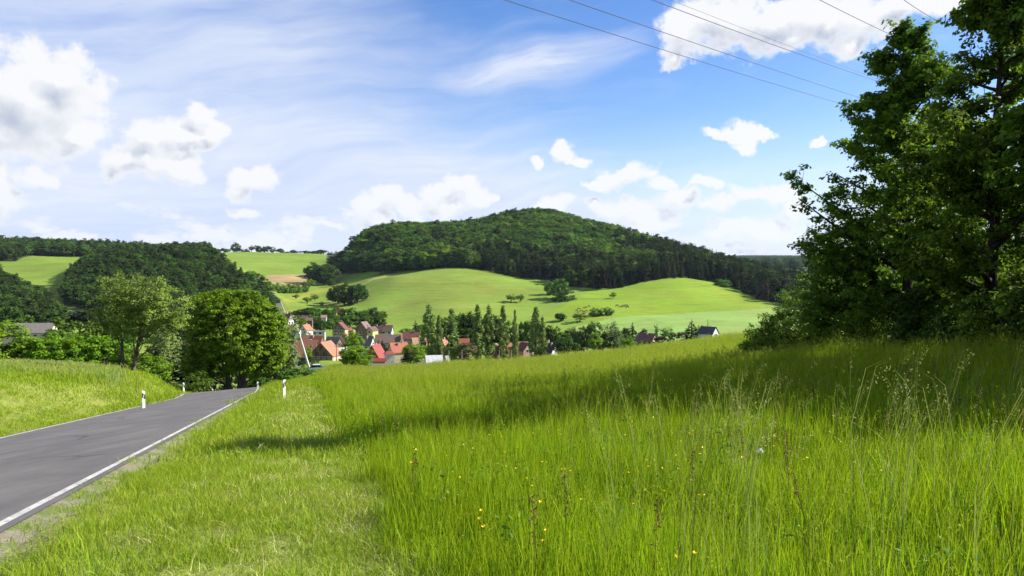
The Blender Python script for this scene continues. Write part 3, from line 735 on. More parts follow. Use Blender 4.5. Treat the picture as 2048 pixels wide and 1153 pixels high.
    scatter('bank_grass', T, [vm], np.column_stack([P, zground(P[:, 0], P[:, 1])]), np.stack([g.normal(0, 0.06, n), g.normal(0, 0.06, n), g.uniform(0, 6.28, n)], 1), np.stack([s, s, s * 0.62], 1), pk, 'bright green grass on the bank left of the road', cat='grass')
    # grain on the left terrace
    T = [blades(g, 90, 1.0, 0.38, 0.52, 0.022, 0.15, stalks=0) for _ in range(3)]
    x, y = grass_points(lambda x, y: (x < -0.535 * y - 1.0) & (y > 44 + 0.12 * (x + 40)) & (y < 80), 38, 80, 3.0, g, -0.5, -0.95); n = len(x); s = g.uniform(0.9, 1.1, n)
    scatter('grain_field', T, [field], np.column_stack([x, y, zground(x, y)]), np.stack([np.zeros(n), np.zeros(n), g.uniform(0, 6.28, n)], 1), np.stack([s, s, s], 1), g.integers(0, 3, n), 'pale green grain growing on the terrace left of the bank', cat='grain')
    # broad-leaved herbs and brown sorrel stalks that break up the blades
    def herb(n, h, lf):
        C = np.stack([g.normal(0, .07, n), g.normal(0, .07, n), g.uniform(.05, h, n)], 1); N = unit(g.normal(size=(n, 3)) * .7 + (0, 0, .8)); V, Q = diamonds(C, N, lf * g.uniform(.6, 1.2, n), .45, g); return V, [Q], [0], [g.random(n) * .9]
    HB = [herb(26, .45, .026), herb(20, .35, .032), herb(34, .55, .022)]
    x, y = grass_points(lambda x, y: tall(x, y) & (np.sin(x * 1.1 + 2 * np.sin(y * .6)) * np.sin(y * .8) > -0.1), 2.6, 22, 2.6, g); n = len(x); s = g.uniform(.8, 1.3, n)
    scatter('meadow_herbs', HB, [leafmat('herb_leaf', (0.035, 0.11, 0.015), (0.17, 0.30, 0.02), 0.35, 0.3)], np.column_stack([x, y, zground(x, y)]), np.stack([g.normal(0, .15, n), g.normal(0, .15, n), g.uniform(0, 6.28, n)], 1), np.stack([s, s, s], 1), g.integers(0, 3, n), 'broad leaved herbs between the meadow grasses', cat='herbs')
    def sorrel():
        mb = MB(); q = [(0, 0, 0), (.01, .02, .4), (.03, .0, .78)]; mb.tube(q, [.003, .0025, .0015], 3, 0); V = np.concatenate(mb.v); F = np.array(mb.f[4]); C = np.stack([g.normal(.025, .014, 60), g.normal(0, .014, 60), g.uniform(.48, .80, 60)], 1); V2, Q = diamonds(C, unit(g.normal(size=(60, 3))), .010, .6, g)
        return np.concatenate([V, V2]), [np.concatenate([F, Q + len(V)])], [0], [np.concatenate([np.full(len(F), .3), g.random(60) * .9])]
    x, y = grass_points(lambda x, y: tall(x, y) & (g.random(len(x)) < np.clip(.15 + x * .07, .1, .6)), 3.4, 22, 1.7, g); n = len(x); s = g.uniform(.75, 1.1, n)
    scatter('sorrel', [sorrel(), sorrel()], [leafmat('sorrel_brown', (0.10, 0.055, 0.025), (0.24, 0.13, 0.06), .2, .4)], np.column_stack([x, y, zground(x, y)]), np.stack([g.normal(0, .1, n), g.normal(0, .1, n), g.uniform(0, 6.28, n)], 1), np.stack([s, s, s], 1), g.integers(0, 2, n), 'thin brown sorrel stalks in the meadow', cat='herbs')
    # flowers
    def flower(g, n=1):
        mb = MB(); h = 0.42
        mb.tube([(0, 0, 0), (0.01, 0, h * .5), (0.0, 0.01, h)], 0.0016, 3, 0)
        for k in range(5):
            a = k * 1.2566; c, s = math.cos(a), math.sin(a); r = 0.013
            mb.add([(0, 0.01, h), (c * r * .7 - s * r * .5, s * r * .7 + c * r * .5 + .01, h + .004), (c * r * 1.4, s * r * 1.4 + .01, h + .009), (c * r * .7 + s * r * .5, s * r * .7 - c * r * .5 + .01, h + .004)], [(0, 3, 2, 1)], 1)
        V = np.concatenate(mb.v); return V, [np.array(mb.f[4]), np.array(mb.f[3])] if mb.f[3] else [np.array(mb.f[4])], ([np.array(mb.m[4]), np.array(mb.m[3])] if mb.f[3] else [np.array(mb.m[4])]), ([0.5, 0.5] if mb.f[3] else [0.5])
    fl = flower(g)
    x, y = grass_points(lambda x, y: tall(x, y) & (g.random(len(x)) < np.exp(-((x - 0.4) / 2.4) ** 2 - ((y - 7) / 3.0) ** 2) + 0.10), 3.6, 20, 3.6, g); n = len(x); s = g.uniform(0.9, 1.25, n)
    scatter('buttercups', [fl], [gm, simple('yellow_petal', (0.80, 0.56, 0.01), (0.85, 0.62, 0.02), rough=0.4)], np.column_stack([x, y, zground(x, y)]), np.stack([g.normal(0, 0.25, n), g.normal(0, 0.25, n), g.uniform(0, 6.28, n)], 1), np.stack([s * 0.75, s * 0.75, s * 1.25], 1), np.zeros(n, int), 'small yellow buttercups among the near meadow grass', cat='flowers')

# ------------------------------------------------------------------ trees
def crown_clumps(g, n, R, z0, z1, lobes, shell=0.55, lob=0.25, bottom=0.5):
    """clump centres spread through an uneven crown volume"""
    L = unit(g.normal(size=(lobes, 3))); A = g.uniform(-lob, lob, lobes)
    d = unit(g.normal(size=(n, 3))); r = g.uniform(shell ** 3, 1, n) ** (1 / 3.0)
    bump = 1 + (np.exp(4 * (d @ L.T - 1)) * A).sum(1)
    zc, hz = z0 + (z1 - z0) * 0.45, (z1 - z0) / 2
    P = d * (r * bump)[:, None]
    P[:, 2] = np.where(P[:, 2] < 0, P[:, 2] * bottom * 2 * 0.45 / 0.5, P[:, 2] * 1.1)
    return np.stack([P[:, 0] * R, P[:, 1] * R, zc + P[:, 2] * hz], 1), d

def leaves_on(g, C, D, rc, per, size, flat=0.6, droop=0.0, tsp=0.5):
    """leaf quads round each clump centre, facing out and up"""
    n = len(C); o = unit(g.normal(size=(n, per, 3))) * (g.random((n, per, 1)) ** 0.45)
    rcv = np.broadcast_to(rc, (n,))[:, None, None]
    P = C[:, None] + o * rcv * (1, 1, flat) - np.array([0, 0, droop]) * (g.random((n, per, 1)) * rcv)
    N = unit(o * 0.8 + D[:, None] * 0.5 + np.array([0, 0, 0.9]) + g.normal(size=o.shape) * 0.55)
    t = np.clip(g.random((n, 1)) * tsp + g.random((n, per)) * (1 - tsp), 0, 0.92)
    V, Q = diamonds(P.reshape(-1, 3), N.reshape(-1, 3), size * g.uniform(0.7, 1.25, n * per), 0.62, g)
    return V, Q, t.ravel()

def wood_tree(g, C, H, tr, trunks=((0, 0, 0, 0),), nl=9, twig=0.35, base=-0.4, wob=0.04):
    """trunk, limbs to groups of clumps and twigs to each clump"""
    mb = MB(); tips = []
    limbs = []
    for (bx, by, tx, ty) in trunks:
        top = 0.78 * H; m = 7; t = np.linspace(0, 1, m)
        P = np.stack([bx + (tx - bx) * t + g.normal(0, wob, m) * H * 0.25 * t, by + (ty - by) * t + g.normal(0, wob, m) * H * 0.25 * t, base + (top - base) * t], 1)
        mb.tube(P, tr * (1.25 - 1.1 * t) * np.where(t < 0.05, 1.35, 1), 8, 0); tips.append(P)
    k = min(nl * len(trunks), len(C)); idx = [int(g.integers(len(C)))]
    for _ in range(k - 1):
        d = np.min(np.linalg.norm(C[:, None] - C[idx][None], axis=2), axis=1); idx.append(int(np.argmax(d * g.uniform(0.6, 1, len(C)))))
    segs = []
    for i in idx:
        e = C[i]; P = tips[int(np.argmin([np.linalg.norm(T[-1][:2] - e[:2]) for T in tips]))]
        f = np.clip((e[2] / H) * 0.75 - 0.12, 0.18, 0.92); j = f * (len(P) - 1); a = P[int(j)] + (P[min(int(j) + 1, len(P) - 1)] - P[int(j)]) * (j - int(j))
        q = np.linspace(0, 1, 6)[:, None]; mid = (a + e) / 2 + np.array([0, 0, 0.10 * np.linalg.norm(e - a)]) + g.normal(0, 0.03 * H, 3)
        L = (1 - q) ** 2 * a + 2 * q * (1 - q) * mid + q ** 2 * e
        mb.tube(L, tr * (0.42 - 0.30 * f) * (1 - 0.8 * q[:, 0]) + 0.012, 5, 0, cap=False); segs.append(L[1:])
    Sg = np.concatenate(segs + [T[3:] for T in tips])
    for c in C[g.random(len(C)) < twig]:
        dd = np.linalg.norm(Sg - c, axis=1) + np.maximum(Sg[:, 2] - c[2], 0) * 1.5; a = Sg[int(np.argmin(dd))]
        mid = (a + c) / 2 + g.normal(0, 0.012 * H, 3)
        mb.tube([a, mid, c], [tr * 0.07 + 0.006, tr * 0.05 + 0.004, 0.004], 3, 0, cap=False)
    return mb

def leafmesh(name, V, Q, t, m): return mesh(name, V, [Q], [m], None, {'tint': ('FACE', 'FLOAT', t)})

def make_bark(name, c1, c2):
    def f(nt):
        co = objco(nt); n = noise(nt, vmath(nt, 'MULTIPLY', co, (9, 9, 1.6)), 1.0, 5, 0.7); n2 = noise(nt, co, 1.2, 3)
        c = mixc(nt, n.sstep(0.35, 0.7), c1, c2); c = mixc(nt, n2.sstep(0.55, 0.8) * 0.35, c, (0.10, 0.11, 0.05))
        return bsdf(nt, c, 0.95, 0.1, n, 0.7, 0.04)
    return mat(name, f)
BARK = make_bark('bark', (0.045, 0.035, 0.026), (0.14, 0.115, 0.09)); BARK_D = make_bark('dark_bark', (0.018, 0.014, 0.011), (0.055, 0.045, 0.036))

LM = {
 'mid': leafmat('leaf_mid', (0.034, 0.090, 0.010), (0.105, 0.200, 0.018), 0.35, 0.45),
 'maple': leafmat('leaf_maple', (0.055, 0.140, 0.005), (0.200, 0.330, 0.012), 0.38, 0.2),
 'fruit': leafmat('leaf_fruit', (0.095, 0.175, 0.022), (0.25, 0.34, 0.06), 0.35, 0.2),
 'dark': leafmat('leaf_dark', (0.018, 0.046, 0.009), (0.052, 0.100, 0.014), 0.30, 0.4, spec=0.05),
 'ash': leafmat('leaf_ash', (0.038, 0.100, 0.008), (0.135, 0.235, 0.014), 0.52, 0.2),
 'pine': leafmat('needle_pine', (0.016, 0.032, 0.009), (0.042, 0.064, 0.017), 0.12, 0.4, spec=0.02, rough=0.9),
 'spruce': leafmat('needle_spruce', (0.012, 0.026, 0.012), (0.038, 0.058, 0.018), 0.12, 0.45, spec=0.02, rough=0.9),
 'brown': leafmat('needle_dead', (0.060, 0.042, 0.030), (0.115, 0.080, 0.052), 0.1, 0.4, spec=0.02, rough=0.9),
 'poplar': leafmat('leaf_poplar', (0.085, 0.150, 0.024), (0.215, 0.290, 0.070), 0.30, 0.25, c3=(0.24, 0.19, 0.09)),
 'willow': leafmat('leaf_willow', (0.065, 0.105, 0.030), (0.155, 0.200, 0.065), 0.35, 0.2),
 'bright': leafmat('leaf_bright', (0.085, 0.185, 0.008), (0.180, 0.300, 0.015), 0.38, 0.15),
 'russet': leafmat('leaf_russet', (0.075, 0.055, 0.026), (0.140, 0.110, 0.055), 0.25, 0.3),
 'elder': leafmat('leaf_elder', (0.050, 0.115, 0.010), (0.160, 0.260, 0.020), 0.38, 0.2),
}

def T_round(seed, leaf='mid', n=70, per=26, size=0.42, H=10.0, R=5.0, z0=0.9, shell=0.5, lob=0.35, rc=1.15, flat=0.6, tr=0.28, bottom=0.5, droop=0.0, lobes=7, nl=7, twig=0.15, bark=None, trunks=((0, 0, 0, 0),), tsp=0.5):
    g = np.random.default_rng(seed); C, D = crown_clumps(g, n, R - rc * 0.6, z0, H - rc * 0.3, lobes, shell, lob, bottom)
    C[:, 2] = np.maximum(C[:, 2], z0 * 0.6 + 0.3 * rc)
    V, Q, t = leaves_on(g, C, D, rc, per, size, flat, droop, tsp)
    w = wood_tree(g, C, H, tr, nl=nl, twig=twig, trunks=trunks)
    return (V, Q, t, leaf), (w, bark or BARK)

def T_spruce(seed, leaf='spruce', H=20.0, R=3.4, whorls=24, nb=9, z0=0.06, size=1.0, gap=0.0, droop=0.35, power=0.85):
    g = np.random.default_rng(seed); C, A, Ls = [], [], []
    V, Q, t = [], [], []; k = 0
    for i in range(whorls):
        f = i / (whorls - 1); z = H * (z0 + (0.97 - z0) * f); r = R * (1 - f) ** power * g.uniform(0.8, 1.15) + 0.12
        for b in range(max(4, int(nb * (0.5 + 0.6 * (1 - f))))):
            if g.random() < gap: continue
            a = g.uniform(0, 6.283); rr = r * g.uniform(0.65, 1.12); w = (0.20 * rr + 0.16) * size; d = np.array([math.cos(a), math.sin(a), 0]); s = np.array([-d[1], d[0], 0])
            z1 = z + g.uniform(-0.2, 0.2) * H / whorls; p0 = np.array([0, 0, z1]); p1 = d * rr * 0.55 + (0, 0, z1 - droop * rr * 0.35); p2 = d * rr + (0, 0, z1 - droop * rr * 0.75)
            tl = g.uniform(-0.5, 0.5) * w
            V += [p0, p1 + s * w + (0, 0, tl), p2, p1 - s * w - (0, 0, tl), p1 * (0.75, 0.75, 1) + (0, 0, 0.1), p2 * (1, 1, 1) + s * w * 0.6 - (0, 0, w * 0.9), p2 * (0.8, 0.8, 1) - (0, 0, w * 1.4), p1 - s * w * 0.5 - (0, 0, w * 0.8)]
            tt = g.random() * 0.9; Q += [[k, k + 1, k + 2, k + 3], [k + 4, k + 5, k + 6, k + 7]]; t += [tt, tt * 0.7]; k += 8
    mb = MB(); mb.tube([(0, 0, -0.5), (0, 0, H * 0.5), (0, 0, H * 0.99)], [H * 0.014, H * 0.009, 0.02], 5, 0, cap=False)
    return (np.array(V), np.array(Q), np.array(t), leaf), (mb, BARK_D)

def T_poplar(seed, H=22.0, R=2.0, n=95, per=26):
    g = np.random.default_rng(seed); z = g.uniform(0.05, 1, n); r = R * np.sin(np.clip(z * 1.02, 0, 1) ** 0.75 * math.pi) ** 0.55 * (0.62 + 0.38 * (1 - z)) * np.sqrt(g.uniform(0.15, 1, n)); a = g.uniform(0, 6.283, n)
    C = np.stack([r * np.cos(a), r * np.sin(a), z * H * 0.985], 1); D = unit(C * (1, 1, 0) + np.array([0, 0, 1.0])); D[:, 2] *= 0.3
    o = unit(g.normal(size=(n, per, 3))) * (g.random((n, per, 1)) ** 0.5); P = C[:, None] + o * (0.5, 0.5, 1.35)
    N = unit(o * (1, 1, 0.3) + D[:, None] * 0.9 + g.normal(size=o.shape) * 0.5); t = np.clip(g.random((n, 1)) * 0.5 + g.random((n, per)) * 0.5, 0, 1)
    V, Q = diamonds(P.reshape(-1, 3), N.reshape(-1, 3), 0.30 * g.uniform(0.7, 1.3, n * per), 0.6, g)
    mb = MB(); mb.tube([(0, 0, -0.5), (0.1, 0, H * 0.4), (0, 0.1, H * 0.9)], [0.32, 0.2, 0.03], 6, 0, cap=False)
    for c in C[::3]:
        zb = max(0.5, c[2] - 3.5); mb.tube([(0, 0, zb), c * (0.7, 0.7, 1) - (0, 0, 1.2), c], [0.07, 0.04, 0.01], 3, 0, cap=False)
    return (V, Q, t.ravel(), 'poplar'), (mb, BARK)

_proto = {}
def proto(kind, i):
    """mesh data of one tree variant: (crown, trunk, both in one)"""
    key = (kind, i)
    if key in _proto: return _proto[key]
    s = sum(ord(c) for c in kind) * 13 + i * 101
    if kind == 'round': d = T_round(s, 'mid', 85, 30, 0.40)
    elif kind == 'rounddark': d = T_round(s, 'dark', 85, 30, 0.42)
    elif kind == 'roundbright': d = T_round(s, 'bright', 80, 30, 0.38, lob=0.2)
    elif kind == 'russet': d = T_round(s, 'russet', 60, 24, 0.40, lob=0.3)
    elif kind == 'hazel': d = T_round(s, 'maple', 130, 44, 0.26, H=10, R=5.2, z0=0.0, shell=0.45, lob=0.3, rc=0.95)
    elif kind == 'bush': d = T_round(s, 'mid', 45, 30, 0.42, H=6.0, R=5.0, z0=-0.6, rc=1.3, bottom=0.6, tr=0.12, nl=8)
    elif kind == 'bushdark': d = T_round(s, 'dark', 45, 30, 0.42, H=6.0, R=5.0, z0=-0.6, rc=1.3, bottom=0.6, tr=0.12, nl=8)
    elif kind == 'willow': d = T_round(s, 'willow', 110, 34, 0.30, H=12, R=4.2, z0=0.8, rc=0.9, flat=1.4, droop=1.6, lob=0.3, lobes=9)
    elif kind == 'open': d = T_round(s, 'mid', 34, 26, 0.38, H=8, R=4.6, z0=2.0, shell=0.2, lob=0.45, rc=1.2, twig=0.7, nl=6)
    elif kind == 'pine': d = T_round(s, 'pine', 42, 24, 0.48, H=14, R=3.6, z0=4.5, shell=0.3, lob=0.4, rc=1.25, flat=0.5, tr=0.25, bark=BARK_D, twig=0.3)
    elif kind == 'spruce': d = T_spruce(s)
    elif kind == 'slimspruce': d = T_spruce(s, H=20, R=2.5, whorls=26, nb=8)
    elif kind == 'thinspruce': d = T_spruce(s, H=16, R=3.0, whorls=13, nb=5, gap=0.2, size=0.6, droop=-0.25)
    elif kind == 'dead': d = T_spruce(s, 'brown', gap=0.35, size=0.75)
    elif kind == 'poplar': d = T_poplar(s)
    (V, Q, t, lf), (mb, bk) = d
    crown = leafmesh(kind + '_crown', V, Q, t, LM[lf]); trunk = mb.data(kind + '_trunk', bk)
    # joined version for trees too small to show their parts
    mv = np.concatenate(mb.v); Fs = [Q]; M = [0]; T = [t]; n = len(V)
    for q in (3, 4):
        if mb.f[q]: f = np.array(mb.f[q]) + n; Fs.append(f); M.append(1); T.append(np.full(len(f), 0.5))
    V2 = np.concatenate([V, mv])
    both = mesh(kind + '_tree', V2, Fs, [LM[lf], bk], M, {'tint': ('FACE', 'FLOAT', np.concatenate(T))})
    dims = (np.percentile(np.abs(V[:, 0]), 97) * 2, V[:, 2].max())
    _proto[key] = dict(crown=crown, trunk=trunk, both=both, dims=dims, raw=(V2, Fs, M, T, LM[lf], bk)); return _proto[key]

NAME = {'round': 'broadleaf_tree', 'rounddark': 'broadleaf_tree', 'roundbright': 'broadleaf_tree', 'russet': 'russet_tree', 'hazel': 'broadleaf_tree', 'bush': 'bush', 'bushdark': 'bush', 'willow': 'willow_tree', 'open': 'orchard_tree', 'pine': 'pine_tree', 'spruce': 'spruce_tree', 'slimspruce': 'spruce_tree', 'thinspruce': 'spruce_tree', 'dead': 'dead_spruce', 'poplar': 'poplar_tree'}
_cnt = {}
ORD = 'first second third fourth fifth sixth seventh eighth ninth tenth eleventh twelfth thirteenth fourteenth fifteenth sixteenth seventeenth eighteenth nineteenth twentieth twenty-first twenty-second twenty-third twenty-fourth twenty-fifth twenty-sixth twenty-seventh twenty-eighth twenty-ninth thirtieth'.split()
def plant(kind, px, Y, top, width, label=None, group=None, base=None, parts=True, name=None, rz=None):
    """a tree at picture column px and distance Y whose top reaches picture row `top`, `width` columns wide"""
    i = _cnt.get(kind, 0); _cnt[kind] = i + 1; p = proto(kind, i % 4)
    if base is None:
        x = (px - 1024) / F * Y; z = zg(x, Y)
    else:
        b = P3(px, base, Y); x, z = b[0], b[2]
    dep = Y * math.cos(PITCH) - z * math.sin(PITCH); x = (px - 1024) / F * dep
    if base is None: z = zg(x, Y)
    zt = P3(px, top, Y)[2]; h = max(zt - z, 1.0); w = width * dep / F; sx, sz = w / p['dims'][0], h / p['dims'][1]
    rz = random.uniform(0, 6.28) if rz is None else rz; nm = name or NAME[kind]
    cat = 'bush' if 'bush' in nm else 'tree'
    if parts:
        r = empty(nm, (x, Y, z), rz); r.scale = (sx, sx, sz)
        link('crown', p['crown'], r); link('trunk', p['trunk'], r)
    else:
        r = link(nm, p['both'], None, (x, Y, z), rz, (sx, sx, sz))
    tag(r, label, cat, group); return r

def big_tree(name, label, loc, crown, wood, leaf, bark, group=None, rz=0.0):
    r = empty(name, loc, rz); V, Q, t = crown
    link('crown', leafmesh('crown', V, Q, t, LM[leaf]), r); wood.build('trunk', bark, r, smooth=True); tag(r, label, 'tree', group); return r

def build_near_trees():
    # the two tall airy trees on the right, one more outside the frame to their right
    def airy(seed, H, R, n, tr, label, px, Y, lean=0.0, z0=1.6, per=60, size=0.095, ex=0.95):
        g = np.random.default_rng(seed); x = (px - 1024) / F * Y
        # sprays set along ascending branches
        C, D = [], []; mb = MB(); nb = n
        m = 9; t = np.linspace(0, 1, m); P = np.stack([lean * t * t * 2 + g.normal(0, 0.12, m) * t, g.normal(0, 0.15, m) * t, -0.4 + (H * 0.95 + 0.4) * t], 1)
        mb.tube(P, tr * (1.1 - 1.04 * t ** 0.8), 8, 0)
        for b in range(nb):
            f = g.uniform(0.10, 0.97) ** 0.9; j = f * (m - 1); a = P[int(j)] + (P[min(int(j) + 1, m - 1)] - P[int(j)]) * (j - int(j))
            env = R * min((1 - f) ** ex + 0.10, 0.76) * g.uniform(0.7, 1.1)
            th = b * 2.4 + g.normal(0, 0.3); up = g.uniform(0.25, 0.75) + 0.5 * f
            e = a + np.array([math.cos(th) * env, math.sin(th) * env, env * up * 0.9]); 
            mid = (a + e) / 2 + np.array([0, 0, -0.06 * env]) + g.normal(0, 0.15, 3)
            q = np.linspace(0, 1, 8)[:, None]; L = (1 - q) ** 2 * a + 2 * q * (1 - q) * mid + q ** 2 * e
            r0 = tr * (0.42 * (1 - f) + 0.10); mb.tube(L, r0 * (1 - 0.9 * q[:, 0]) + 0.008, 5, 0, cap=False)
            ns = int(6 + env * 3.2)
            for s in range(ns):
                qf = g.uniform(0.22, 1.0); k = qf * 7; c0 = L[int(k)] + (L[min(int(k) + 1, 7)] - L[int(k)]) * (k - int(k))
                dv = unit(g.normal(size=3) * (1, 1, 0.55) + (e - a) / (np.linalg.norm(e - a) + 1e-6) * 0.8 + np.array([0, 0, 0.25])); ln = g.uniform(0.4, 1.3) * (0.6 + 0.25 * env / 2) * (1.15 - 0.4 * qf)
                c1 = c0 + dv * ln; mb.tube([c0, (c0 + c1) / 2 + g.normal(0, 0.05, 3), c1], [0.018, 0.011, 0.004], 3, 0, cap=False)
                for w in (0.55, 1.0):
                    C.append(c0 + dv * ln * w + (0, 0, -0.03)); D.append(dv)
        C, D = np.array(C), np.array(D); keep = g.random(len(C)) < 0.93; C, D = C[keep], D[keep]
        V, Q, t = leaves_on(g, C, D * (1, 1, 0.2), g.uniform(0.28, 0.52, len(C)), per, size, 0.55, 0.25, 0.45)
        print(label[:30], 'leaves', len(Q))
        return big_tree('ash_tree', label, (x, Y, zg(x, Y)), (V, Q, t), mb, 'ash', BARK_D, 'tall dark trees beside the meadow')
    airy(5, 16.9, 6.9, 88, 0.30, 'tall airy dark tree at the left end of the thicket, power lines end behind it', 1815, 37, -0.2, per=34, size=0.105, ex=1.08)
    airy(9, 16.2, 5.2, 62, 0.30, 'tallest tree of the thicket, cut by the top right corner', 1985, 29, 0.1, per=36, size=0.10)
    airy(15, 15.5, 5.6, 54, 0.26, 'tall tree at the right edge of the thicket, mostly outside the frame', 2330, 23.5, 0.0, per=50, size=0.11)
    airy(25, 10.5, 5.2, 40, 0.26, 'tall tree deep in the thicket behind the other two', 1900, 46, 0.0, per=36, size=0.11)
    airy(35, 16.5, 5.4, 56, 0.22, 'tree right of the picture that shades the near meadow', 2400, 18.5, 0.0, per=36, size=0.10)
    # the wall of shrubs under them
    shrubs = [  # px, Y, top, width, leaf, label
        (1548, 51, 610, 95, 'elder', 'low dark shrub at the far left tip of the thicket'),
        (1508, 53, 642, 64, 'elder', 'lowest green shrub leaning out over the meadow beside the pale field'),
        (1622, 50, 556, 200, 'elder', 'sunlit light green elder bush at the left end of the thicket'),
        (1668, 45, 478, 150, 'ash', 'dark rounded shrub rising behind the sunlit elder bush'),
        (1735, 39, 600, 150, 'ash', 'dark shrub under the tall tree right of the elder bush'),
        (1710, 46, 410, 170, 'ash', 'dark small tree filling the left flank of the tall thicket'),
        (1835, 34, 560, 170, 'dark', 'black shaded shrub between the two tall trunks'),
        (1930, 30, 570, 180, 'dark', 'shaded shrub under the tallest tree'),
        (1870, 42, 450, 220, 'ash', 'dense dark small tree in the middle of the thicket'),
        (2040, 26, 520, 210, 'elder', 'elder bush with white flower heads at the right edge'),
        (2010, 34, 400, 220, 'ash', 'dense small tree behind the elder with white flowers'),
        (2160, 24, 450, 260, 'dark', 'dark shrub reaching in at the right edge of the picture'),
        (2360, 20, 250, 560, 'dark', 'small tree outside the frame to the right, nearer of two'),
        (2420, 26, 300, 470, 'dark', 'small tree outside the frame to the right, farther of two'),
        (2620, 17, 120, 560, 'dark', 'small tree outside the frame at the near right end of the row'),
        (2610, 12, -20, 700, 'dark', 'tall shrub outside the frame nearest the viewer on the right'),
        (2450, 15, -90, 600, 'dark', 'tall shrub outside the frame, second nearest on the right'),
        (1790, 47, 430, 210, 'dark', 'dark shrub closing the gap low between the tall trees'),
    ]
    wf = simple('elder_flower', (0.62, 0.64, 0.50), (0.5, 0.52, 0.38))
    for i, (px, Y, top, w, lf, lab) in enumerate(shrubs):
        x = (px - 1024) / F * Y; z = zg(x, Y); H = P3(px, top, Y)[2] - z; Rr = w / 2 * Y / F; g = np.random.default_rng(300 + i)
        n = int(40 + 15.0 * Rr * H); C, D = crown_clumps(g, n, max(Rr - 0.3, 0.5), -0.6, H - 0.2, 8, 0.30, 0.38, 0.55); C[:, 2] = np.maximum(C[:, 2], 0.05)
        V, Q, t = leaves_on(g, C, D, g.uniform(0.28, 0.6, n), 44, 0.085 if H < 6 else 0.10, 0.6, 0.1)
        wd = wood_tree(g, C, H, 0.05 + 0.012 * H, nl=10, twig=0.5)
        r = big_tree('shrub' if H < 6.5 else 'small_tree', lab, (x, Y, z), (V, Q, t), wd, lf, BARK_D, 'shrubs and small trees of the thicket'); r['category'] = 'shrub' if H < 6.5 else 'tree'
        if 'white flower' in lab and 'behind' not in lab:
            mb = MB(); sel = C[(D[:, 1] < 0.0) & (C[:, 2] > H * 0.3)]; sel = sel[g.permutation(len(sel))[:34]]
            for c in sel:
                c = c + (g.normal(0, .1), -0.35, 0.25)
                for k in range(7):
                    a = k * 0.9; mb.add([(c[0] + math.cos(a) * .05, c[1] + math.sin(a) * .05, c[2]), (c[0] + math.cos(a + .6) * .09, c[1] + math.sin(a + .6) * .09, c[2] + .02), (c[0] + math.cos(a + 1.2) * .05, c[1] + math.sin(a + 1.2) * .05, c[2] + .03), (c[0], c[1], c[2] + .01)], [(0, 1, 2, 3)])
            f = mb.build('flower_heads', wf, r); f['kind'] = 'stuff'
    # white flowering herbs along the foot of the thicket
    # two-stemmed tree on the left bank
    g = np.random.default_rng(77); Y = 58; z = zg((258 - 1024) / F * Y, Y); k = Y / F
    LB = [(-58, 128, 34, 34), (-30, 170, 42, 36), (5, 178, 42, 26), (45, 168, 36, 36), (70, 138, 48, 40), (30, 130, 56, 44), (-25, 120, 48, 44), (20, 95, 44, 30), (-44, 100, 26, 24), (80, 108, 30, 28), (10, 150, 60, 40), (-8, 100, 40, 26), (52, 112, 34, 30)]
    C = []; 
    for (cx, cz, rx, rz_) in LB:
        n = int(rx * rz_ / 34); d = unit(g.normal(size=(n, 3))) * (g.uniform(0.1, 1, n) ** 0.4)[:, None]; C.append(np.stack([cx + d[:, 0] * rx, d[:, 1] * rx * 0.9, cz + d[:, 2] * rz_], 1))
    C = np.concatenate(C) * k; C[:, 0] += 0.3; D = unit(C - np.array([0.5, 0, 5.2]))
    V, Q, t = leaves_on(g, C, D, g.uniform(0.30, 0.55, len(C)), 38, 0.078, 0.62, 0.1)
    wd = wood_tree(g, C, 7.2, 0.15, trunks=((-0.55, 0, -0.95, 0.2), (0.05, 0, 1.3, 0)), nl=7, twig=0.6, wob=0.025)
    big_tree('fruit_tree', 'leafy fruit tree with two slanting stems on the grass bank', ((258 - 1024) / F * Y, Y, z - 0.1), (V, Q, t), wd, 'fruit', BARK)
    # dense maple beside the road, crown broad and rounded, hanging low
    g = np.random.default_rng(91); Y = 99; k = Y / F; px = 468; x = (px - 1024) / F * Y; zb = P3(px, 779, Y)[2]
    LB = [(0, 120, 84, 80, 1.0), (-35, 165, 50, 38, 1.0), (25, 168, 48, 36, 1.0), (62, 125, 42, 50, 1.0), (-60, 115, 36, 50, 1.0), (-50, 60, 48, 44, 0.8), (40, 75, 60, 50, 0.9), (75, 85, 30, 46, 0.8), (-75, 55, 30, 36, .7)]
    C = []
    for (cx, cz, rx, rz_, q) in LB:
        n = int(rx * rz_ / 12); d = unit(g.normal(size=(n, 3))) * (g.uniform(0.25, 1, n) ** 0.33)[:, None]; C.append(np.stack([cx + d[:, 0] * rx, d[:, 1] * rx * 0.95, cz + d[:, 2] * rz_], 1))
    C = np.concatenate(C) * k; C = C[C[:, 2] > 1.6]; D = unit(C - np.array([0, 0, 7.0]))
    V, Q, t = leaves_on(g, C, D, g.uniform(0.55, 1.0, len(C)), 52, 0.155, 0.5, 0.15)
    wd = wood_tree(g, C, 12.6, 0.34, trunks=((-0.7, 0, -1.6, 0.2), (0.35, 0.1, 1.4, 0), (1.2, -0.1, 0.6, 0.3)), nl=8, twig=0.25, wob=0.03, base=-2.0)
    big_tree('maple_tree', 'big round dense green maple beside the road bend', (x, Y, zb), (V, Q, t), wd, 'maple', BARK)

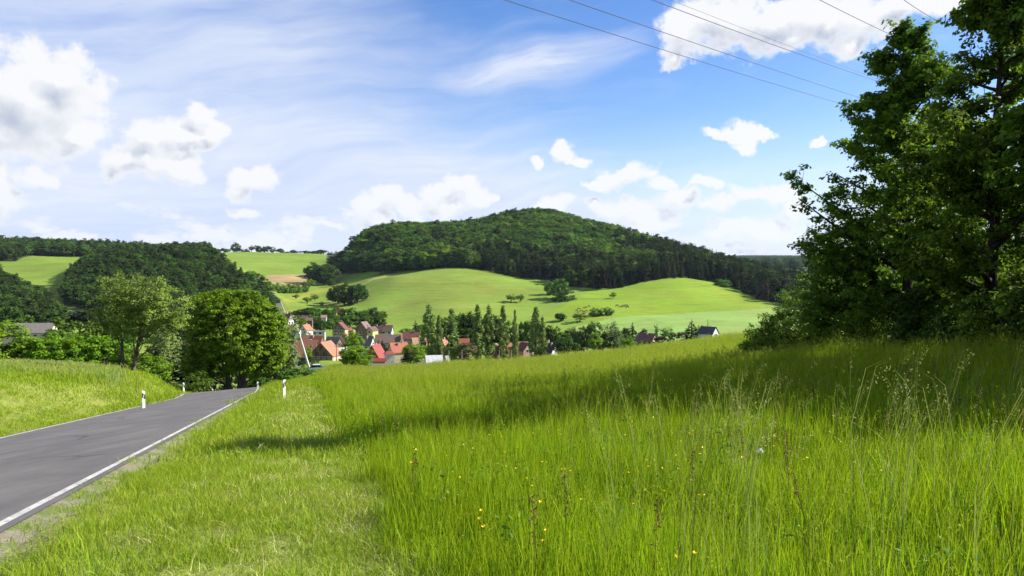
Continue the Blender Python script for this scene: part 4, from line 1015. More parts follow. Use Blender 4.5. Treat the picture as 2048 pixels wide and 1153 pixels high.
def build_trees():
    A = plant
    # ---- left foreground hedge trees beyond the terrace
    gr = 'hedge trees behind the left terrace'
    for (kd, px, Y, top, w, lab) in [
        ('hazel', -12, 92, 640, 110, 'bright green tree cut by the left picture edge'),
        ('hazel', 45, 96, 678, 70, 'low green tree just right of the one cut by the left edge'),
        ('hazel', 92, 94, 664, 84, 'round green tree in front of the grey barn roof'),
        ('round', 120, 112, 650, 70, 'darker tree right behind the end of the grey barn roof'),
        ('round', 138, 122, 634, 74, 'tree rising below the small white chalet'),
        ('hazel', 160, 96, 668, 76, 'green hedge tree in the middle of the row behind the terrace'),
        ('hazel', 208, 98, 668, 80, 'hedge tree left of the fruit tree stems'),
        ('round', 185, 116, 640, 70, 'yellowish tree right of the white chalet'),
        ('round', 232, 120, 634, 84, 'tree showing behind the left half of the fruit tree'),
        ('round', 250, 104, 690, 70, 'low dark tree between the fruit tree stems'),
        ('hazel', 300, 90, 706, 76, 'low bright bush right of the fruit tree stems')]:
        A(kd, px, Y, top, w, lab, gr)
    A('willow', 322, 112, 655, 70, 'pale weeping birch right of the fruit tree')
    A('spruce', 362, 118, 662, 62, 'dark spruce between the weeping birch and the maple')
    A('russet', 376, 128, 668, 40, 'brownish tree top right behind the spruce')
    A('round', 400, 112, 690, 60, 'shaded tree left against the maple')
    # bushes under the maple and at the bend
    gr = 'bushes at the road bend'
    A('bush', 398, 92, 742, 60, 'green bush beside the distant left marker post', gr, base=782)
    A('bush', 440, 101, 752, 60, 'low bush at the foot of the maple', gr, base=785)
    A('bushdark', 500, 112, 738, 70, 'dark bush right of the maple stems', gr, base=776)
    A('bush', 600, 106, 734, 64, 'bush in front of the green hedge and the leaning pole', gr, base=764)
    A('bush', 577, 108, 740, 44, 'brownish green bush behind the tall right marker post', gr, base=764)
    A('willow', 556, 118, 618, 74, 'light hanging birch against the right side of the maple', base=772)
    A('willow', 572, 124, 676, 40, 'yellowish low birch right of the maple above the orange slide', base=768)
    A('hazel', 711, 150, 690, 66, 'round dark green walnut in front of the red house', base=738)
    A('hazel', 704, 172, 661, 42, 'taller tree right behind the round walnut', base=730)
    A('roundbright', 616, 200, 694, 16, 'small yellow green tree before the orange barn roof', base=722)
    # village trees
    gr = 'trees among the village houses'
    V_ = [
        ('hazel', 826, YM(158), 686, 46, 'dense shrubby tree left of the white tent roof', 728), ('spruce', 816, YM(150), 694, 26, 'small spruce against the shrubby tree beside the red roofed house', 730),
        ('spruce', 765, YM(190), 680, 20, 'small spruce between the slate house and the red gable', 706), ('russet', 755, YM(200), 680, 20, 'reddish little tree left of the small spruce beside the slate house', 705),
        ('spruce', 835, YM(260), 670, 16, 'little spruce in front of the tan roof', 698), ('spruce', 831, YM(330), 640, 16, 'dark spruce at the meadow edge left of the poplars', 667),
        ('round', 812, YM(320), 657, 24, 'low dark tree left of the little meadow spruce', 668), ('round', 845, YM(340), 648, 20, 'dark tree directly left of the first poplar', 672),
        ('rounddark', 640, YM(330), 640, 24, 'dark tree behind the small white house', 664), ('round', 660, YM(340), 636, 20, 'pale green tree left of the half-timbered house', 662),
        ('round', 672, YM(350), 634, 24, 'rounded tree above the roof of the half-timbered house', 655), ('bush', 700, YM(330), 664, 30, 'shrub right of the half-timbered house', 685),
        ('hazel', 605, YM(330), 634, 18, 'small tree right of the red roofed hillside house', 660), ('bush', 612, YM(270), 664, 34, 'shrub below the small white house', 690),
        ('bush', 590, YM(290), 656, 26, 'shrub in front of the low white annex', 676),
    ]
    for (kd, px, Y, top, w, lab, b) in V_: A(kd, px, Y, top, w, lab, gr, base=b)
    # poplar row
    gr = 'row of slender poplars beside the village'
    for px, top, w, lab in [(857, 606, 26, 'first poplar from the left, broad and tall'), (878, 630, 15, 'thin short poplar second from the left'), (903, 616, 26, 'broad poplar third from the left'), (955, 608, 22, 'fourth poplar from the left, first of the tall pair'), (977, 608, 22, 'fifth poplar from the left, second of the tall pair'),
                            (1006, 611, 20, 'sixth poplar from the left with brownish tip'), (1030, 619, 12, 'thinnest poplar, seventh from the left'), (1072, 613, 26, 'broad last poplar left of the black roof'), (1085, 631, 16, 'short poplar against the last broad one')]:
        A('poplar', px, YM(214) + random.uniform(-4, 8), top, w * 1.12, lab, gr, base=722)
    # dark trees behind the poplars and rightwards
    gr = 'broadleaf trees between the poplars and the hill meadow'
    R_ = [('round', 874, 628, 30), ('rounddark', 892, 634, 30), ('round', 918, 626, 36), ('rounddark', 938, 622, 34), ('round', 966, 630, 28), ('rounddark', 990, 626, 30), ('round', 1018, 640, 26), ('roundbright', 1044, 668, 26), ('hazel', 920, 690, 34), ('russet', 930, 684, 34), ('rounddark', 935, 655, 40), ('round', 1046, 640, 20), ('round', 1060, 640, 22), ('rounddark', 1098, 650, 26), ('round', 1108, 652, 26), ('round', 1128, 664, 26), ('willow', 1150, 652, 30), ('rounddark', 1136, 660, 30), ('round', 1168, 652, 24), ('round', 1188, 642, 24), ('rounddark', 1130, 672, 34), ('round', 1206, 664, 28), ('willow', 1228, 640, 34), ('round', 1252, 668, 24), ('hazel', 1256, 674, 24)]
    LBL = ['tree between the first two poplars', 'dark tree right of the short second poplar', 'broad tree right of the third poplar', 'dark broad tree midway in the gap between third and fourth poplar', 'tree top between the paired poplars', 'dark tree right of the paired poplars', 'grey green tree left of the thinnest poplar', 'bright yellow green round tree behind the brown gabled house', 'leafy low tree below the third poplar', 'rusty brown bush beside the orange roof patch', 'black shaded tree filling the gap right of the third poplar', 'small tree right of the thinnest poplar', 'dark tree left of the last broad poplar', 'dark tree behind the black roof', 'tree right of the black roof chimney', 'round grey green tree left of the tall silvery one', 'silvery willow right of the black roof', 'dark tree left against the silvery willow', 'tree right of the silvery willow', 'olive tree standing alone at the pale field corner', 'low black tree right beside the black roof', 'tree left of the long hanging willow', 'tall pale hanging willow left of the brown roofed bungalow', 'bushy tree right below the hanging willow', 'low bright tree touching the brown roofed bungalow']
    for (kd, px, top, w), lab in zip(R_, LBL):
        front = kd in ('hazel', 'russet') or 'low black' in lab
        A(kd, px, YM(206 if front else 250) + random.uniform(-6, 6), top, w * 1.25, lab, gr, base=(716 if front else 706))
    A('roundbright', 1190, YM(235), 664, 26, 'bright lime green tree in front of the hanging willow', base=702)
    gr = 'trees round the bungalow and the new white house'
    for (kd, px, Y, top, w, lab, b) in [('spruce', 1265, 300, 645, 30, 'dark fir left of the bungalow', 690), ('rounddark', 1250, 300, 655, 18, 'narrow dark tree left against the fir', 690), ('rounddark', 1288, 315, 657, 18, 'tree top behind the bungalow roof', 680), ('spruce', 1313, 300, 660, 8, 'narrow dark column shaped conifer right of the bungalow chimney', 676), ('open', 1335, 310, 656, 34, 'airy grey tree right of the bungalow', 680), ('open', 1312, 320, 648, 12, 'bare topped thin tree behind the bungalow', 676), ('bush', 1360, 305, 668, 20, 'light bush between the airy tree and the big fir', 682),
                                  ('spruce', 1383, 275, 639, 32, 'big dark conifer left of the new white house', 682), ('thinspruce', 1415, 285, 638, 18, 'thin young spruce rising behind the white house', 672), ('bush', 1402, 290, 650, 18, 'light bush between the dark conifer and the white house', 670), ('bush', 1462, 290, 668, 22, 'low bush right of the new white house', 678), ('bush', 1276, 262, 682, 26, 'dark bush in front of the bungalow', 703)]:
        A(kd, px, YM(Y), top, w, lab, gr, base=b)
    # ---- hill meadow trees
    gr = 'single trees on the hill meadow'
    for (kd, px, Y, top, w, lab) in [('rounddark', 1121, 643, 626, 22, 'round lone tree in the meadow with its shadow to the left'),
        ('open', 1022, 606, 588, 24, 'left half of the small tree pair on the hill meadow'),
        ('open', 1040, 606, 588, 16, 'right half of the small tree pair on the hill meadow'),
        ('bush', 1100, 590, 560, 26, 'pale tree left of the dense clump before the wood'),
        ('round', 1118, 598, 556, 34, 'tallest tree of the dense clump before the wood'),
        ('bushdark', 1126, 602, 578, 38, 'low bush at the foot of the clump before the wood'),
        ('open', 1226, 598, 584, 16, 'tiny lone tree above the grazing cattle'),
        ('bush', 1190, 632, 615, 28, 'left one of three bushes beside the cattle'),
        ('bush', 1206, 632, 616, 26, 'middle one of three bushes beside the cattle'),
        ('bush', 1217, 631, 614, 20, 'right one of three bushes beside the cattle'),
        ('bush', 1446, 574, 558, 34, 'bush before the right wood edge throwing a long shadow'),
        ('open', 1160, 645, 623, 34, 'loose tree left below the cattle'),
        ('rounddark', 762, 549, 515, 38, 'left tree of the three round ones on the dome'),
        ('rounddark', 784, 546, 514, 36, 'middle tree of the three round ones on the dome'),
        ('round', 804, 543, 512, 34, 'right tree of the three round ones on the dome'),
        ('rounddark', 632, 568, 524, 40, 'left half of the big round tree group by the ploughed field'),
        ('rounddark', 650, 570, 527, 44, 'right half of the big round tree group by the ploughed field'),
        ('roundbright', 619, 575, 558, 20, 'pale small tree in front of the big round group'),
        ('rounddark', 662, 574, 558, 16, 'small tree right below the big round group'),
        ('open', 592, 600, 588, 14, 'small orchard tree nearest the hill road'),
        ('open', 615, 607, 594, 18, 'left one of two orchard trees side by side'),
        ('open', 630, 603, 588, 18, 'right one of two orchard trees side by side'),
        ('open', 644, 612, 603, 12, 'tiny orchard tree below the pair')]:
        A(kd, px, hit(px, Y, 430) or YM(500), top, w, lab, gr, parts=(kd != 'open'))
    gr = 'copse on the left flank of the dome'
    for (kd, px, Y, top, w, lab) in [('rounddark', 676, 608, 570, 34, 'leftmost dark tree of the copse'),
        ('rounddark', 696, 610, 564, 36, 'highest dark tree of the copse'),
        ('rounddark', 716, 607, 567, 32, 'right dark tree of the copse'),
        ('russet', 680, 610, 582, 24, 'left reddish tree of the copse'),
        ('russet', 697, 611, 587, 26, 'right reddish tree of the copse'),
        ('rounddark', 665, 605, 580, 22, 'low tree at the left foot of the copse'),
        ('rounddark', 726, 602, 582, 22, 'low tree at the right foot of the copse')]:
        A(kd, px, hit(px, Y, 430) or YM(500), top, w, lab, gr)
    # orchard belt above the village
    gr = 'orchard belt above the village'; g = random.Random(5)
    kinds = ['rounddark', 'round', 'rounddark', 'open', 'bushdark', 'round', 'russet']
    spots = [(590, 622), (604, 618), (618, 615), (632, 612), (648, 618), (660, 612), (676, 610), (690, 616), (704, 614), (720, 622), (735, 616), (748, 614), (762, 622), (598, 630), (622, 628), (640, 632), (655, 630), (668, 628), (684, 632), (700, 630), (714, 636), (728, 634), (742, 632), (758, 632)]
    for i, (px, top) in enumerate(spots):
        A(kinds[i % 7], px, YM(430 - (i // 13) * 45 + g.uniform(-8, 8)), top, 24 + g.uniform(-4, 8), '%s small tree from the left, %s row of the orchard belt above the village' % (ORD[i % 13], 'upper' if i < 13 else 'lower'), gr, parts=False)
    # hedge along the hill road
    gr = 'hedge trees along the hill road'
    for i, (kd, px, Y, top, w) in enumerate([('round', 500, 560, 541, 24), ('round', 516, 570, 545, 26), ('round', 530, 575, 556, 22), ('bush', 540, 590, 563, 20), ('bush', 555, 600, 565, 22), ('bush', 568, 610, 568, 18), ('bush', 582, 620, 566, 24), ('bush', 597, 630, 567, 20), ('bush', 610, 640, 562, 16), ('bushdark', 548, 505, 590, 24), ('bushdark', 540, 480, 602, 22)]):
        A(kd, px, YM(Y), top, w, ('%s leafy hedge tree from the left below the ploughed field' % ORD[i] if i < 9 else ['dark roadside bush in the bend of the hill road', 'dark roadside bush lower down the hill road'][i - 9]), gr, parts=False)
    # skyline trees of the far ridge
    gr = 'trees on the far skyline left of the hill'; g = random.Random(8)
    A('rounddark', 470, YM(1150), 485, 18, 'largest dark tree standing on the far skyline', gr, parts=False)
    for j, px in enumerate(list(range(385, 462, 7)) + list(range(480, 700, 8))):
        kd = g.choice(['round', 'rounddark', 'spruce', 'pine']); t = 497 - (5 if 500 < px < 550 else 0) + (4 if px > 570 else 0) + g.uniform(-2, 3)
        A(kd, px + g.uniform(-2, 2), YM(1230) + g.uniform(-20, 60), t, 12 + g.uniform(-2, 4), ('%s skyline tree from the left, left of the largest one' % ORD[j] if j < 11 else '%s skyline tree to the right of the largest one' % ORD[j - 11]), gr, parts=False)
    # left middle distance, small trees by the dark wood
    gr = 'trees at the foot of the left wooded slopes'; g = random.Random(4)
    for i in range(26):
        px = 5 + i * 15.5; Y = YM(300) + g.uniform(-25, 25); top = 618 + (px / 400) * 10 + g.uniform(-8, 14)
        A(g.choice(['round', 'pine', 'pine', 'round', 'rounddark']), px, Y, top, 34 + g.uniform(-6, 10), '%s tree from the left in the row along the foot of the left wooded slope' % ORD[i], gr, parts=False)

# ------------------------------------------------------------------ woods
def forest_pts(region, Y0, Y1, px0, px1, sp, g):
    """jittered stand of trees; region(px, Y) -> mask"""
    x0, x1 = (px0 - 1024) / F * Y1, (px1 - 1024) / F * Y1; x0 = min(x0, (px0 - 1024) / F * Y0); x1 = max(x1, (px1 - 1024) / F * Y0)
    X, Yy = np.meshgrid(np.arange(x0, x1, sp), np.arange(Y0, Y1, sp)); X = X.ravel() + g.uniform(-.45, .45, X.size) * sp; Yy = Yy.ravel() + g.uniform(-.45, .45, Yy.size) * sp
    px = 1024 + F * X / Yy; m = region(px, Yy) & (px > px0) & (px < px1); X, Yy, px = X[m], Yy[m], px[m]
    Z = zground(X, Yy)
    # leave out what the slope in front hides completely
    return X, Yy, Z, px

def build_forests():
    g = np.random.default_rng(21)
    kinds = ['spruce', 'slimspruce', 'round', 'rounddark', 'dead', 'pine', 'roundbright']
    temps, mats, tk = [], [], {}
    Hs = []
    for kd in kinds:
        for i in range(2):
            p = proto(kd, i); V2, Fs, M, T, lm, bk = p['raw']
            for m in (lm, bk):
                if m not in mats: mats.append(m)
            a, b = mats.index(lm), mats.index(bk); Mi = [a] + [b] * (len(Fs) - 1)
            tk[(kd, i)] = len(temps); temps.append((V2 / p['dims'][1], Fs, Mi, T)); Hs.append(p['dims'][1])
    def choose(n, w, pxs, frac):
        ks = list(w); pr = np.array([w[k] for k in ks]); pr = pr / pr.sum(); return g.choice(len(ks), n, p=pr), ks
    def stand(name, label, X, Y, Z, w, hmin, hmax, single=0, slabel='', sgroup='', names=None):
        """w(i) -> kind weights per tree; the nearest `single` trees become things of their own"""
        n = len(X); kd = [None] * n
        for i in range(n): ww = w(X[i], Y[i], Z[i]); ks = list(ww); kd[i] = ks[int(g.choice(len(ks), p=np.array(list(ww.values())) / sum(ww.values())))]
        h = g.uniform(hmin, hmax, n); h = np.array([a * (0.86 if k in ('round', 'roundbright', 'rounddark') else 1.0) for a, k in zip(h, kd)])
        order = np.argsort(Y - wood_front(1024 + F * X / Y)) if single else np.arange(n)
        sing = set(order[:single].tolist()); rest = [i for i in range(n) if i not in sing]
        for i in sing:
            p = proto(kd[i], int(g.integers(2))); s = h[i] / p['dims'][1]; sw = s * (1.0 if 'round' not in kd[i] else g.uniform(0.75, 1.0))
            o = link(NAME[kd[i]], p['both'], None, (X[i], Y[i], Z[i]), g.uniform(0, 6.28), (sw, sw, s))
            d = {'spruce': 'dark spruce', 'slimspruce': 'dark spruce', 'round': 'green broadleaf tree', 'rounddark': 'dark broadleaf tree', 'dead': 'brown dying spruce', 'pine': 'dark pine', 'roundbright': 'bright green broadleaf tree'}[kd[i]]
            tag(o, '%s in the front edge of the wood on the round hill' % d, 'tree', d + 's at the front edge of the hill wood')
        r = np.array(rest); pk = np.array([tk[(kd[i], int(g.integers(2)))] for i in rest]); hh = h[r]; sw = hh * g.uniform(0.85, 1.1, len(r)) * np.array([1.2 if 'round' in kd[i] else 1.0 for i in rest])
        scatter(name, temps, mats, np.column_stack([X[r], Y[r], Z[r]]), np.stack([g.normal(0, .02, len(r)), g.normal(0, .02, len(r)), g.uniform(0, 6.28, len(r))], 1), np.stack([sw, sw, hh], 1), pk, label, cat='forest')
        print(name, n)
    # the round hill: broadleaf on the crown and left, conifers at the foot and on the right shoulder
    reg = lambda px, Y: (Y > wood_front(px)) & (px > 672) & (Y < np.interp(px, [700, 800, 1070, 1350, 1600], [1120, 1220, 1330, 1180, 900])) & (Y < np.interp(px, [672, 700, 760], [wood_front(672) + 60, 1100, 1400]))
    X, Y, Z, px = forest_pts(reg, 560, 1340, 672, 1700, 8.3, g)
    def w(x, y, z):
        p = 1024 + F * x / y; py = 576.5 - F * z / y - 46; dfront = y - wood_front(p)
        s = math.sin(x * 0.021 + 1.7 * math.sin(y * 0.017)) + math.sin(x * 0.05 + y * 0.031)
        con = 0.25 + 0.35 * s + max(0, (p - 1180) / 260) * 1.4 + (0.9 if 960 < p < 1330 and dfront < 130 else 0) - (0.8 if p < 860 else 0) - (0.7 if 1040 < p < 1230 and dfront > 170 else 0)
        con = min(max(con, 0.06), 0.92)
        return {'spruce': con * 0.6, 'slimspruce': con * 0.5, 'dead': con * 0.20 + 0.02, 'pine': con * 0.5, 'round': (1 - con) * (1.25 if dfront > 120 else .5), 'rounddark': (1 - con) * 0.40, 'roundbright': (1 - con) * (0.28 if 1060 < p < 1300 else 0.12)}
    stand('hill_forest', 'mixed forest covering the round hill', X, Y, Z, w, 19, 27, single=230)
    # woods on the left
    def preg(poly): return lambda px, Y: inpoly(px, Y, poly)
    cloud_shade_mix = lambda x, y, z: {'pine': 0.42, 'spruce': 0.2, 'rounddark': 0.5, 'dead': 0.03, 'round': 0.18, 'slimspruce': 0.08}  # dark foliage kinds weighted up, putting a cloud's shadow into the tree colours
    X, Y, Z, px = forest_pts(preg(DARKWOOD[0]), YM(400), YM(720), 110, 565, 7.5, g); stand('dark_forest', 'pine forest on the low hill behind the maple, cloud shade in its foliage colours', X, Y, Z, cloud_shade_mix, 11, 17)
    mixd = lambda x, y, z: {'pine': 0.45, 'spruce': 0.15, 'rounddark': 0.4, 'round': 0.15, 'dead': 0.05}
    X, Y, Z, px = forest_pts(preg(DARKWOOD[1]), YM(330), YM(800), -260, 125, 8.0, g); stand('left_forest', 'dark mixed forest on the slope at the left picture edge', X, Y, Z, mixd, 12, 18)
    mix2 = lambda x, y, z: {'pine': 0.25, 'spruce': 0.15, 'rounddark': 0.4, 'round': 0.5, 'dead': 0.03}
    X, Y, Z, px = forest_pts(preg(DARKWOOD[2]), YM(760), YM(1250), -260, 425, 11.0, g); stand('ridge_forest', 'forest along the ridge behind the small left meadow', X, Y, Z, mix2, 17, 25)
    # far wooded horizon
    X, Y, Z, px = forest_pts(lambda p, y: (y > 1750) & (y < 9300), 1750, 9300, 1420, 1700, 46, g); far = lambda x, y, z: {'spruce': .5, 'rounddark': .5}
    stand('far_forest', 'bluish wooded horizon right of the hill', X, Y, Z, far, 26, 40)

# ------------------------------------------------------------------ buildings
def tiles(name, c1, c2, moss=0.25):
    def f(nt):
        co = objco(nt); n = noise(nt, co, 1.4, 6, 0.75); n2 = noise(nt, co, 0.35, 4, 0.6); w = nt.nodes.new('ShaderNodeTexWave'); w.wave_type = 'BANDS'; w.bands_direction = 'Z'; w.inputs['Scale'].default_value = 1.1; w.inputs['Distortion'].default_value = 0.6; nt.links.new(co, w.inputs['Vector'])
        c = mixc(nt, n.sstep(0.3, 0.7), c1, c2); c = mixc(nt, S(nt, w.outputs['Fac']).sstep(0.75, 1.0) * 0.35, c, tuple(v * 0.45 for v in c1))
        c = mixc(nt, n2.sstep(0.5, 0.75) * moss, c, (0.09, 0.075, 0.05)); return bsdf(nt, c, 0.75, 0.25, n, 0.4, 0.05)
    return mat(name, f)
RT = {
 'orange': tiles('orange_tiles', (0.23, 0.100, 0.058), (0.31, 0.155, 0.092)), 'bright': tiles('bright_orange_tiles', (0.27, 0.080, 0.045), (0.31, 0.115, 0.065), 0.1), 'red': tiles('red_tiles', (0.18, 0.038, 0.030), (0.24, 0.06, 0.045), 0.1),
 'darkred': tiles('dark_red_tiles', (0.10, 0.035, 0.030), (0.16, 0.06, 0.05)), 'brown': tiles('brown_tiles', (0.12, 0.078, 0.065), (0.18, 0.125, 0.10)), 'slate': tiles('slate_tiles', (0.085, 0.085, 0.092), (0.14, 0.135, 0.14), 0.15),
 'black': tiles('black_tiles', (0.018, 0.018, 0.028), (0.035, 0.034, 0.045), 0.05), 'tan': tiles('tan_tiles', (0.25, 0.145, 0.09), (0.33, 0.21, 0.135)), 'navy': tiles('navy_tiles', (0.022, 0.025, 0.042), (0.036, 0.038, 0.056), 0.0), 'plum': tiles('plum_tiles', (0.085, 0.045, 0.055), (0.13, 0.07, 0.075), 0.1),
 'grey': tiles('fibre_cement_sheets', (0.15, 0.13, 0.12), (0.21, 0.185, 0.17), 0.3), 'white': tiles('white_sheets', (0.36, 0.36, 0.38), (0.46, 0.46, 0.47), 0.0),
}
WM = {
 'white': simple('white_render', (0.52, 0.52, 0.51), (0.42, 0.41, 0.39), 0.8, grime=0.25), 'cream': simple('cream_render', (0.40, 0.33, 0.23), (0.32, 0.26, 0.18), 0.8, grime=0.3), 'yellow': simple('yellow_render', (0.42, 0.42, 0.16), (0.37, 0.37, 0.13), 0.8, grime=0.2),
 'wood': simple('weathered_boards', (0.13, 0.085, 0.06), (0.21, 0.14, 0.10), 2.5, grime=0.4), 'grey': simple('grey_render', (0.30, 0.29, 0.29), (0.40, 0.38, 0.36), 0.9, grime=0.4), 'brick': simple('red_brick', (0.33, 0.13, 0.09), (0.42, 0.19, 0.13), 2.2, grime=0.3),
 'pink': simple('pink_render', (0.36, 0.24, 0.20), (0.30, 0.19, 0.16), 1.0, grime=0.3), 'slate': simple('slate_cladding', (0.12, 0.14, 0.20), (0.17, 0.19, 0.25), 2.0), 'beige': simple('beige_render', (0.52, 0.44, 0.32), (0.44, 0.37, 0.27), 0.6, grime=0.5), 'dark': simple('dark_boards', (0.05, 0.035, 0.03), (0.09, 0.065, 0.05), 2.0),
 'redtile': RT['red'],
}
FRAME = simple('white_frame', (0.70, 0.70, 0.68), None, 3); DFRAME = simple('brown_frame', (0.12, 0.07, 0.045), None, 3)
GLASS = mat('window_glass', lambda nt: bsdf(nt, (0.02, 0.024, 0.03), 0.08, 0.6))
TIMBER = simple('timber_beams', (0.06, 0.035, 0.025), (0.10, 0.06, 0.045), 3)
CHIM = simple('chimney_brick', (0.30, 0.17, 0.13), (0.42, 0.33, 0.28), 3)

def house(name, label, px, base, Yo, L, Wd, wall, roof, rot, wm='white', rm='orange', gm=None, win=(), chim=(), hip=0.0, over=0.35, timber=None, dfr=False, door=None, cat='house', group=None, extra=None, found=4.0, dz=0.0):
    """L ridge length, Wd gable width, wall and roof heights in picture pixels at that distance"""
    Y = YM(Yo); p = P3(px, base, Y); k = Y / F; L, Wd, wall, roof = L * k, Wd * k, wall * k, roof * k; over = min(over, 0.12 * Wd)
    r = empty(name, (p[0], p[1], p[2] + dz), R(rot)); tag(r, label, cat, group)
    x0, x1, y0, y1 = -L / 2, L / 2, -Wd / 2, Wd / 2
    b = MB(); V = [(x0, y0, -found), (x1, y0, -found), (x1, y1, -found), (x0, y1, -found), (x0, y0, wall), (x1, y0, wall), (x1, y1, wall), (x0, y1, wall)]
    if hip == 0:
        V += [(x0, 0, wall + roof - 0.05), (x1, 0, wall + roof - 0.05)]
        b.add(V, [(0, 1, 5, 4), (2, 3, 7, 6), (3, 2, 1, 0)]); b.add(V, [(1, 2, 6, 9, 5), (3, 0, 4, 8, 7)])
    else: b.add(V, [(0, 1, 5, 4), (1, 2, 6, 5), (2, 3, 7, 6), (3, 0, 4, 7), (3, 2, 1, 0), (4, 5, 6, 7)])
    b.build('wall', WM[wm], r)
    sl = roof / (Wd / 2); th = 0.22; rb = MB(); e = over; zr = wall + roof
    if hip == 0:
        for s in (-1, 1):
            a0 = (s * (Wd / 2 + e), wall - e * sl); 
            V = []
            for x in (x0 - e, x1 + e): V += [(x, 0, zr), (x, a0[0], a0[1]), (x, a0[0], a0[1] + th), (x, 0, zr + th)]
            f = [(0, 1, 2, 3), (7, 6, 5, 4), (1, 5, 6, 2), (3, 2, 6, 7), (0, 4, 5, 1)]
            rb.add(V, f if s < 0 else [q[::-1] for q in f])
    else:
        h = hip * L / 2; z0 = wall - e * 0.3
        V = [(x0 - e, y0 - e, z0), (x1 + e, y0 - e, z0), (x1 + e, y1 + e, z0), (x0 - e, y1 + e, z0), (x0 + h, 0, zr), (x1 - h, 0, zr)]
        rb.add(V, [(3, 2, 1, 0), (0, 1, 5, 4), (2, 3, 4, 5), (1, 2, 5), (3, 0, 4)])
    ro = rb.build('roof', RT[rm], r)
    for (cx, cy, ch) in chim:
        c = MB(); cx, cy = cx * L / 2, cy * Wd / 2; cz = zr - abs(cy) * sl; c.box(cx - .35, cx + .35, cy - .35, cy + .35, cz - 1.0, cz + ch); c.box(cx - .42, cx + .42, cy - .42, cy + .42, cz + ch + .004, cz + ch + .15); c.build('chimney', CHIM, ro)
    if gm and hip == 0:
        for s in (-1, 1):
            X = x1 + 0.05 if s > 0 else x0 - 0.05; g = MB(); g.add([(X, y0, wall), (X, y1, wall), (X, 0, zr - 0.02), (X - s * .04, y0, wall), (X - s * .04, y1, wall), (X - s * .04, 0, zr - 0.02)], [(0, 1, 2) if s > 0 else (2, 1, 0), (0, 3, 4, 1), (1, 4, 5, 2), (2, 5, 3, 0)]); g.build('gable_cladding', WM[gm], r)
    def at(face, u, z, off):
        if face == '+X': return np.array((x1 + off, u * Wd / 2, z)), np.array((0, 1, 0))
        if face == '-X': return np.array((x0 - off, u * Wd / 2, z)), np.array((0, -1, 0))
        if face == '-Y': return np.array((u * L / 2, y0 - off, z)), np.array((1, 0, 0))
        return np.array((u * L / 2, y1 + off, z)), np.array((-1, 0, 0))
    def panel(nm, m, face, u, z, w, h, off, t, parent):
        c, d = at(face, u, z, off); g = MB(); n = np.array((d[1], -d[0], 0)) * t; s = d * w / 2; up = np.array((0, 0, h / 2)); V = [c - s - up, c + s - up, c + s + up, c - s + up]; V += [v + n for v in V]
        g.add(V, [(0, 1, 2, 3), (7, 6, 5, 4), (0, 4, 5, 1), (1, 5, 6, 2), (2, 6, 7, 3), (3, 7, 4, 0)]); return g.build(nm, m, parent)
    for (face, u, zf, w, h) in win:      # zf measured in wall heights
        z = zf * wall; wo = panel('window', DFRAME if dfr else FRAME, face, u, z, w + 0.24, h + 0.24, 0.075, 0.05, r); panel('pane', GLASS, face, u, z, w, h, 0.13, 0.02, wo)
    if door: panel('door', DFRAME, door[0], door[1], 1.05 + 0.02, 1.1, 2.1, 0.06, 0.06, r)
    if timber:
        t = MB()
        for face in timber:
            W_ = Wd if 'X' in face else L
            def bm(u0, z0, u1, z1):
                a, _ = at(face, u0, z0, 0.09); c, _ = at(face, u1, z1, 0.09); t.bar(a, c, 0.22, 0.1)
            for zz in (0.34, 0.66, 0.98): bm(-0.98, zz * wall, 0.98, zz * wall)
            n = max(3, int(W_ / 1.8)); 
            for i in range(n + 1):
                u = -0.97 + 1.94 * i / n; bm(u, 0.34 * wall, u, wall)
            if 'X' in face:
                for zz, uu in ((0.4, 0.56), (0.72, 0.24)): bm(-uu, wall + zz * roof, uu, wall + zz * roof)
                for u in (-0.5, 0, 0.5): bm(u, wall, u, wall + roof * (1 - abs(u)) * 0.92)
        t.build('timber_frame', TIMBER, r)
    if extra: extra(r, L, Wd, wall, roof)
    return r

